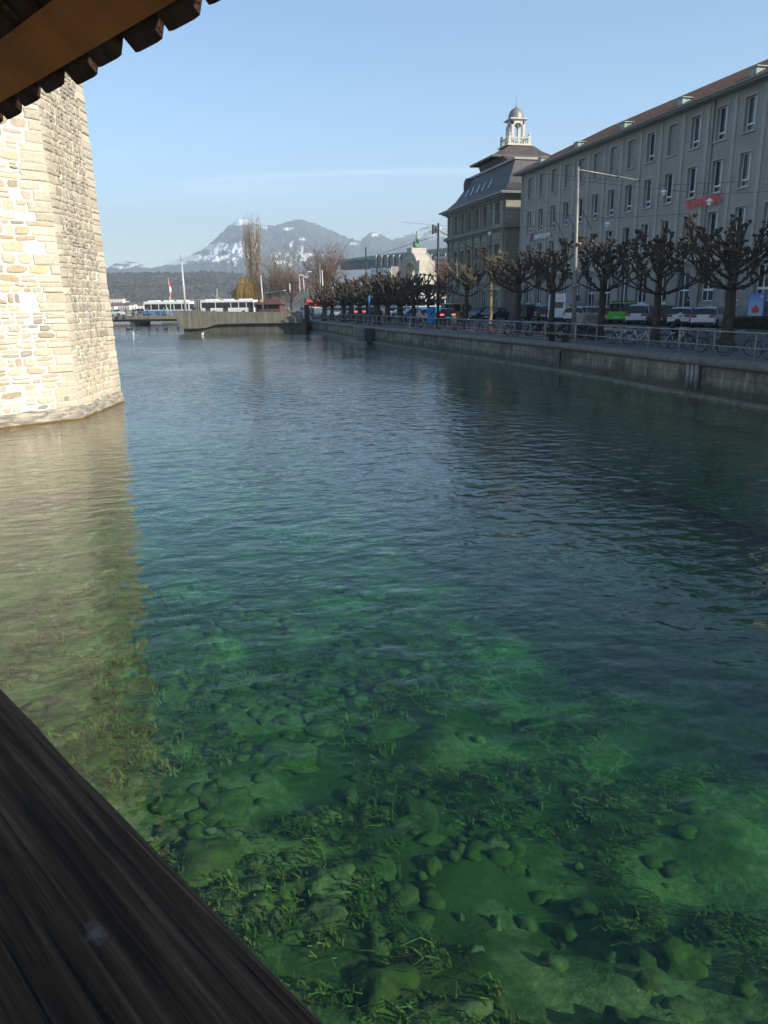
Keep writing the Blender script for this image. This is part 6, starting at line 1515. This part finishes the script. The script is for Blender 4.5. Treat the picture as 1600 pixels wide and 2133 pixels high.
b = MB(); b.add([(-.062, -.34, 1.02), (-.062, .30, 1.02), (-.062, .42, 1.3), (-.062, .02, 1.62), (-.062, -.42, 1.34)], [(0, 1, 2, 3, 4)]); b.build('house_print', simple('red_house_print', (.55, .07, .04), .5), pw)
b = MB(); b.lathe([(.05, 0), (.11, 0), (.11, .004)], 14, Matrix.Translation((-.060, -.55, 2.2)) @ Matrix.Rotation(-math.pi / 2, 4, 'Y')); b.build('round_mark', M['white_letter'], pw)
b = MB()
for s_ in (-.7, .7): b.tube([(0, s_, 0), (0, s_, .65)], .04, 6)
b.build('feet', M['steel'], pw)
# hedge
hy0, hy1 = 20, yx(1528, 37.4); hedge = MB(); rh = random.Random(9)
for _ in range(9000):
    y = rh.uniform(hy0, hy1); z = rh.uniform(.05, .85); x = rh.uniform(-.7, .7); e = rh.choice((0, 1, 2))
    if e == 0: z = .8 + rh.uniform(-.06, .08)
    elif e == 1: x = -.7 + rh.uniform(-.08, .06)
    s_ = rh.uniform(.04, .09); a = Vector((rh.uniform(-1, 1), rh.uniform(-1, 1), rh.uniform(-1, 1))).normalized(); u = a.orthogonal().normalized() * s_; v = a.cross(u).normalized() * s_ * .6; c = Vector((x, y - 40, z))
    hedge.add([c - u, c - v, c + u, c + v], [(0, 1, 2, 3)])
hedge.box((-.62, hy0 - 40, 0), (.62, hy1 - 40, .78))
ho = hedge.build('hedge', M['hedge']); ho.location = (37.9, 40, LZ); tag(ho, 'low dark clipped hedge right of the white estate car', 'hedge')
lb = thing('litter_bin', 'grey litter bin standing among the bicycles behind the railing', 'bin', Vector((22.2, yx(946, 22.2), ZQ)), 0)
b = MB(); b.lathe([(0, .12), (.26, .12), (.31, 1.05), (.33, 1.07), (.33, 1.12), (.24, 1.16), (.1, 1.18), (0, 1.18)], 14); b.build('bin_body', M['steel'], lb)
b = MB(); b.lathe([(.1, 0), (.14, 0), (.12, .14), (0, .14)], 10); b.build('foot', M['dark_metal'], lb)
bn = thing('bench', 'low dark bench on the promenade below the big pole', 'bench', Vector((21.6, yx(1165, 21.6), ZQ)), R(90))
b = MB()
for k in range(4): b.box((-1.1, -.22 + k * .12, .42), (1.1, -.13 + k * .12, .46), bev=.01)
b.build('seat', M['wood'], bn)
for s_ in (-.9, .9): b = MB(); b.box((s_ - .04, -.2, 0), (s_ + .04, .22, .42), bev=.01); b.build('leg', M['dark_metal'], bn)
bo = thing('bollard', 'dark square post where the quay railing meets the abutment', 'bollard', Vector((16.4, 116.5, ZQ))); b = MB(); b.box((-.35, -.35, 0), (.35, .35, 2.3), bev=.06); b.build('post', M['dark_metal'], bo)
# kiosk
kp = gp(563, 160, 1.9); kk = thing('kiosk', 'small kiosk with brown hipped roof behind the abutment wall', 'kiosk', kp, ang)
b = MB(); b.box((-2.6, -1.6, 0), (2.6, 1.6, 1.1)); 
for x in (-2.5, 0, 2.5): b.box((x - .1, -1.6, 1.1), (x + .1, 1.6, 2.0))
b.build('walls', simple('dark_red_boards', (.12, .05, .045), .8), kk)
b = MB(); b.box((-2.4, -1.4, 1.1), (2.4, 1.4, 2.0)); b.build('opening', M['black'], kk)
b = MB(); b.add([(-3.1, -2, 1.98), (3.1, -2, 1.98), (3.1, 2, 1.98), (-3.1, 2, 1.98), (-1.7, 0, 3.1), (1.9, 0, 3.1)], [(0, 1, 5, 4), (1, 2, 5), (2, 3, 4, 5), (3, 0, 4), (0, 3, 2, 1)]); b.build('roof', M['kiosk'], kk)
# lake pavilion with ribbed arched roof
pv = thing('lake_pavilion', 'long low pavilion with ribbed arched glass roof behind the buses', 'pavilion', gp(405, 205, 1.2), ang)
b = MB()
for k in range(29):
    x = -8.5 + k * .62; h = 4.15 if x > -5 else 4.15 - (-5 - x) ** 2 * .11
    b.tube([(x, -2.0, 0), (x, -2.0, h - .7), (x, -1.6, h - .2), (x, -.8, h)], .07, 4)
b.build('ribs', M['white_stone'], pv)
b = MB(); b.box((-8.6, -1.5, 0), (9, 4, 3.0)); b.box((-5, -.8, 3.0), (9, 3, 4.0)); b.build('glazing', simple('dull_green_glass', (.10, .13, .11), .3), pv)
# far shore villas
G4 = 'white villas on the far lake shore'; rv = random.Random(4)
vl = ['small white villa low on the shore beside the tower edge', 'long white house with balconies on the far shore', 'white villa highest up the far slope', 'white block with dark windows right of the long house', 'small villa with a pointed roof on the far slope', 'pale house near the shore right of the white block', 'low pale boathouse on the far shore', 'white villa second from the right on the far shore', 'rightmost small white villa on the far shore', 'villa at the upper left of the far slope']
for i, (x, y, wd, ht) in enumerate(((232, 641, 9, 5), (250, 636, 22, 6), (246, 622, 10, 5), (268, 634, 12, 9), (256, 627, 8, 5), (278, 640, 9, 6), (290, 645, 12, 4), (262, 642, 10, 5), (296, 638, 8, 5), (231, 622, 8, 5))):
    p = at_d(x, y, 690 + 6 * i); hz = .5; o = thing('villa', vl[i], 'house', (p.x, p.y, max(hz, p.z - ht)), R(-10 + rv.uniform(-20, 20)), G4)
    b = MB(); hh = p.z - max(hz, p.z - ht); hh = max(3.5, hh); b.box((-wd / 2, -4, -3), (wd / 2, 4, hh)); b.build('wall', M['house_white'], o)
    b = MB(); b.add([(-wd / 2 - .5, -4.6, hh), (wd / 2 + .5, -4.6, hh), (wd / 2 + .5, 4.6, hh), (-wd / 2 - .5, 4.6, hh), (-wd / 2 + 1.5, 0, hh + 2), (wd / 2 - 1.5, 0, hh + 2)], [(0, 1, 5, 4), (1, 2, 5), (2, 3, 4, 5), (3, 0, 4)]); b.build('roof', M['house_roof'], o)
    b = MB(); n = max(3, int(wd / 2.2))
    for f in range(max(1, int(hh / 2.8))):
        for k in range(n): b.box((-wd / 2 + (k + .25) * wd / n, -4.05, .8 + f * 2.7), (-wd / 2 + (k + .7) * wd / n, -4.0, 2.2 + f * 2.7))
    b.build('windows', M['glass'], o)
# water birds
def swan(label, loc, rz, mt, s=1.0):
    o = thing('water_bird', label, 'bird', loc, rz, 'birds on the water near the far bridge'); o.scale = (s,) * 3
    b = MB(); b.blob((0, 0, .12), .3, 2, .06, 2, (1.7, .85, .7)); b.tube([(.38, 0, .2), (.52, 0, .42), (.46, 0, .62), (.54, 0, .74), (.66, 0, .72)], [.11, .06, .05, .06, .03], 8); b.blob((-.5, 0, .22), .12, 4, .1, 1, (1.6, .6, .6)); b.build('body', mt, o)
    b = MB(); b.tube([(.64, 0, .72), (.76, 0, .69)], [.03, .012], 6); b.build('beak', M['orange'], o); return o
for x, y, dk, s_, lab in ((269, 687, 1, 1.0, 'dark bird raising its wing left of the bridge piers'), (277.5, 696, 0, .6, 'white swan left of the abutment on the open water'), (422, 696, 0, .45, 'white swan in front of the abutment wall'), (287, 687, 1, .7, 'small dark duck below the left bridge pier'), (328, 686, 1, .7, 'small dark duck below the middle of the bridge'), (346, 686, 1, .7, 'small dark duck right of the other duck under the bridge'), (371, 684, 1, .7, 'dark duck closest to the abutment corner')):
    swan(lab, on_z(x, y, 0), rv.uniform(0, 6), M['swan_dark' if dk else 'swan_white'], s_)
# concert hall with the huge flat roof
kh = thing('concert_hall', 'modern hall with a huge thin green edged flat roof and KKL lettering', 'concert hall', (0, 0, 0))
tl_, tr_ = on_z(704, 541, 24), on_z(1010, 509, 24); fl_, fr_ = on_z(712, 560, 24), on_z(1010, 548, 24)
b = MB()
def slab(b, a, c, d, e, z0, z1):
    lo = [Vector((v.x, v.y, z0)) for v in (a, c, d, e)]; hi = [Vector((v.x, v.y, z1)) for v in (a, c, d, e)]; b.add(lo + hi, [(0, 1, 2, 3), (7, 6, 5, 4), (0, 4, 5, 1), (1, 5, 6, 2), (2, 6, 7, 3), (3, 7, 4, 0)])
slab(b, tl_, tr_, fr_, fl_, 23.2, 24.0); b.build('roof', M['kkl_soffit'], kh)
b = MB(); d_ = Vector((0, -.3, 0)); zl0, zl1 = 23.3, 21.3
b.add([Vector((tl_.x, tl_.y - .05, 24.05)), Vector((tr_.x, tr_.y - .05, 24.3)), Vector((tr_.x, tr_.y - .05, 20.2)), Vector((tl_.x, tl_.y - .05, 23.6))], [(0, 1, 2, 3)])
b.build('copper_fascia', M['copper'], kh)
wA, wB = at_d(780, 560, 338), at_d(1000, 560, 284); wu = (wB - wA).normalized(); wn = Vector((wu.y, -wu.x, 0)); wn = -wn if wn.y > 0 else wn
KM = frame_mat((wA.x, wA.y, 0), wu, wn); WL = (wB - wA).length
b = MB(); b.box((0, -30, 1.9), (WL, 0, 18.3), KM); b.build('wall', M['kkl_wall'], kh)
b = MB(); b.box((.5, -20, 18.31), (WL, -.6, 23.1), KM); b.build('glass_band', M['glass'], kh)
b = MB()
for k in range(16): b.box((1 + k * WL / 16, -.6, 18.3), (1.35 + k * WL / 16, .0, 23.1), KM)
b.build('band_mullions', M['pole_pale'], kh)
b = MB(); pA = at_d(798, 560, 328); b.box((0, 0, 1.9), (14, 6, 18.2), frame_mat((pA.x, pA.y, 0), wu, wn)); b.build('entrance_block', M['kkl_wall'], kh)
PN = frame_mat((pA.x, pA.y, 0), wu, wn)
b = MB()
for k in range(32): b.box((.2 + k * .43, 6.01, 8), (.3 + k * .43, 6.12, 18.0), PN)
b.build('slats', simple('grey_metal_slats', (.09, .09, .085), .6), kh)
k0 = PN @ Vector((0.2, 6.2, 15.0)); text_mesh('lettering', 'KKL LUZERN', M['white_letter'], kh, 2.6, 14.5, textframe(k0, wu, (0, 0, 1)), .12, .03)
b = MB(); gx = at_d(905, 560, 240); GM = frame_mat((gx.x, gx.y, 0), wu, wn)
b.box((0, -4, 1.9), (12, 0, 17), GM); b.build('station_block', M['pole_pale'], kh)
b = MB()
for k in range(8):
    for f in range(9): b.box((.5 + k * 1.45, .01, 3 + f * 1.55), (1.5 + k * 1.45, .06, 4.1 + f * 1.55), GM)
b.build('window_grid', M['glass'], kh)
# station arch with bronze group
ac = at_d(868, 600, 190); va = math.atan2(_f0.x, _f0.y)
arz = -YAW - math.atan((868 - 800) / 1658) - R(58)
ar = thing('station_arch', 'tall pale stone memorial arch with a green bronze figure group on top', 'arch', (ac.x, ac.y, 1.9), arz)
def archpoly(Rx, Zs, n=20): return [(Rx * math.cos(math.pi * k / n), Zs + Rx * math.sin(math.pi * k / n)) for k in range(n + 1)]
b = MB(); outr = archpoly(4.3, 9.3); inn = archpoly(2.7, 8.6); dp2 = 2.3
OUT = [(4.3, 0)] + outr + [(-4.3, 0)]; INN = [(2.7, 0)] + inn + [(-2.7, 0)]
n = len(OUT); vs = []
for y in (-dp2, dp2): vs += [(x, y, z) for x, z in OUT] + [(x, y, z) for x, z in INN]
fs = []
for i in range(n - 1):
    for o_ in (0, 2 * n): fs.append((o_ + i, o_ + i + 1, o_ + n + i + 1, o_ + n + i))
    fs.append((i, i + 1, 2 * n + i + 1, 2 * n + i)); fs.append((n + i, n + i + 1, 3 * n + i + 1, 3 * n + i))
b.add(vs, fs); b.build('arch_body', M['white_stone'], ar)
b = MB()
for (r_, w_) in ((4.3, .25), (3.3, .2)):
    pts = archpoly(r_, 9.3 if r_ > 4 else 8.9, 24)
    for s_ in (-1, 1): b.tube([(x, s_ * (dp2 + .05), z) for x, z in pts], w_, 6)
b.build('arch_moulding', M['white_stone'], ar)
b = MB()
for s_ in (-1, 1): b.box((s_ * 4.3 - (0 if s_ > 0 else 1.2), -2.8, 0), (s_ * 4.3 + (1.2 if s_ > 0 else 0), 2.8, 8.3)); b.box((s_ * 4.3 - (.1 if s_ > 0 else 1.5), -3.1, 8.3), (s_ * 4.3 + (1.5 if s_ > 0 else .1), 3.1, 9.0), bev=.1); b.box((s_ * 4.3 - (0 if s_ > 0 else 1.0), -2.5, 9.0), (s_ * 4.3 + (1.0 if s_ > 0 else 0), 2.5, 11.6))
b.box((-1.3, -2.4, 13.3), (1.3, 2.4, 14.6), bev=.1); b.build('buttress', M['white_stone'], ar)
b = MB()
b.blob((0, 0, 15.1), .75, 5, .6, 2, (.9, 1.0, 1.1)); b.blob((.2, .2, 16.1), .5, 8, .6, 2, (.9, .9, 1.3)); b.blob((-.45, -.4, 15.6), .4, 3, .5, 1, (.8, .8, 1.4)); b.blob((.3, -.4, 15.4), .4, 9, .5, 1, (.8, .8, 1.4))
b.tube([(0, 0, 16.2), (.05, 0, 17.0), (0, 0, 17.7), (0, 0, 18.1)], [.26, .2, .17, .11], 8); b.blob((0, 0, 18.25), .17, 2, .1, 1); b.tube([(0, .1, 17.7), (-.2, .6, 18.1), (-.3, 1.0, 18.7)], [.1, .07, .05], 6); b.tube([(0, -.1, 17.7), (.1, -.5, 17.3), (.1, -.7, 16.8)], [.1, .07, .05], 6)
b.build('bronze_figures', M['bronze_green'], ar); ar.scale = (.87, .87, .98)
# station canopy behind the trees
sc = thing('station_canopy', 'long dark canopy with a pale edge in front of the station square', 'canopy', gp(905, 140, 1.9), R(170))
b = MB(); b.box((-10, -3, 4.3), (10, 3, 4.9)); b.build('roof', M['dark_metal'], sc)
b = MB(); b.box((-10.05, -3.05, 3.7), (10.05, 3.05, 4.28)); b.build('pale_edge', M['pole_pale'], sc)
for x in (-8, -3, 3, 8): b = MB(); b.tube([(x, 0, 0), (x, 0, 3.75)], .14, 8); b.build('column', M['steel'], sc)
# overhead wires near the far bridge
ow = thing('contact_wires', 'thin overhead wires strung across the far bridge head', 'wires', (0, 0, 0))
b = MB()
for (xa, ya2, Da, xc, yc2, Dc) in ((378, 578, 150, 545, 596, 148), (545, 596, 148, 668, 575, 150), (380, 590, 150, 240, 596, 175), (668, 560, 150, 912, 490, 72), (545, 600, 148, 640, 603, 146)):
    a, c = at_d(xa, ya2, Da), at_d(xc, yc2, Dc); md = (a + c) / 2 - Vector((0, 0, .4)); b.tube([a, md, c], .025, 3)
b.build('wire', M['dark_metal'], ow)

# ================================================================== THE AIR
def _haze():
    t = NT('thin_blue_winter_haze'); v = t.n('VolumePrincipled'); v.inputs['Color'].default_value = (.70, .85, 1, 1); v.inputs['Density'].default_value = 0.00025; v.inputs['Anisotropy'].default_value = .1
    t.l(v.outputs[0], t.o.inputs['Volume']); return t.m
b = MB(); b.box((-4200, -3000, -9), (4200, 6300, 640)); tag(b.build('haze', _haze()), kind='stuff')
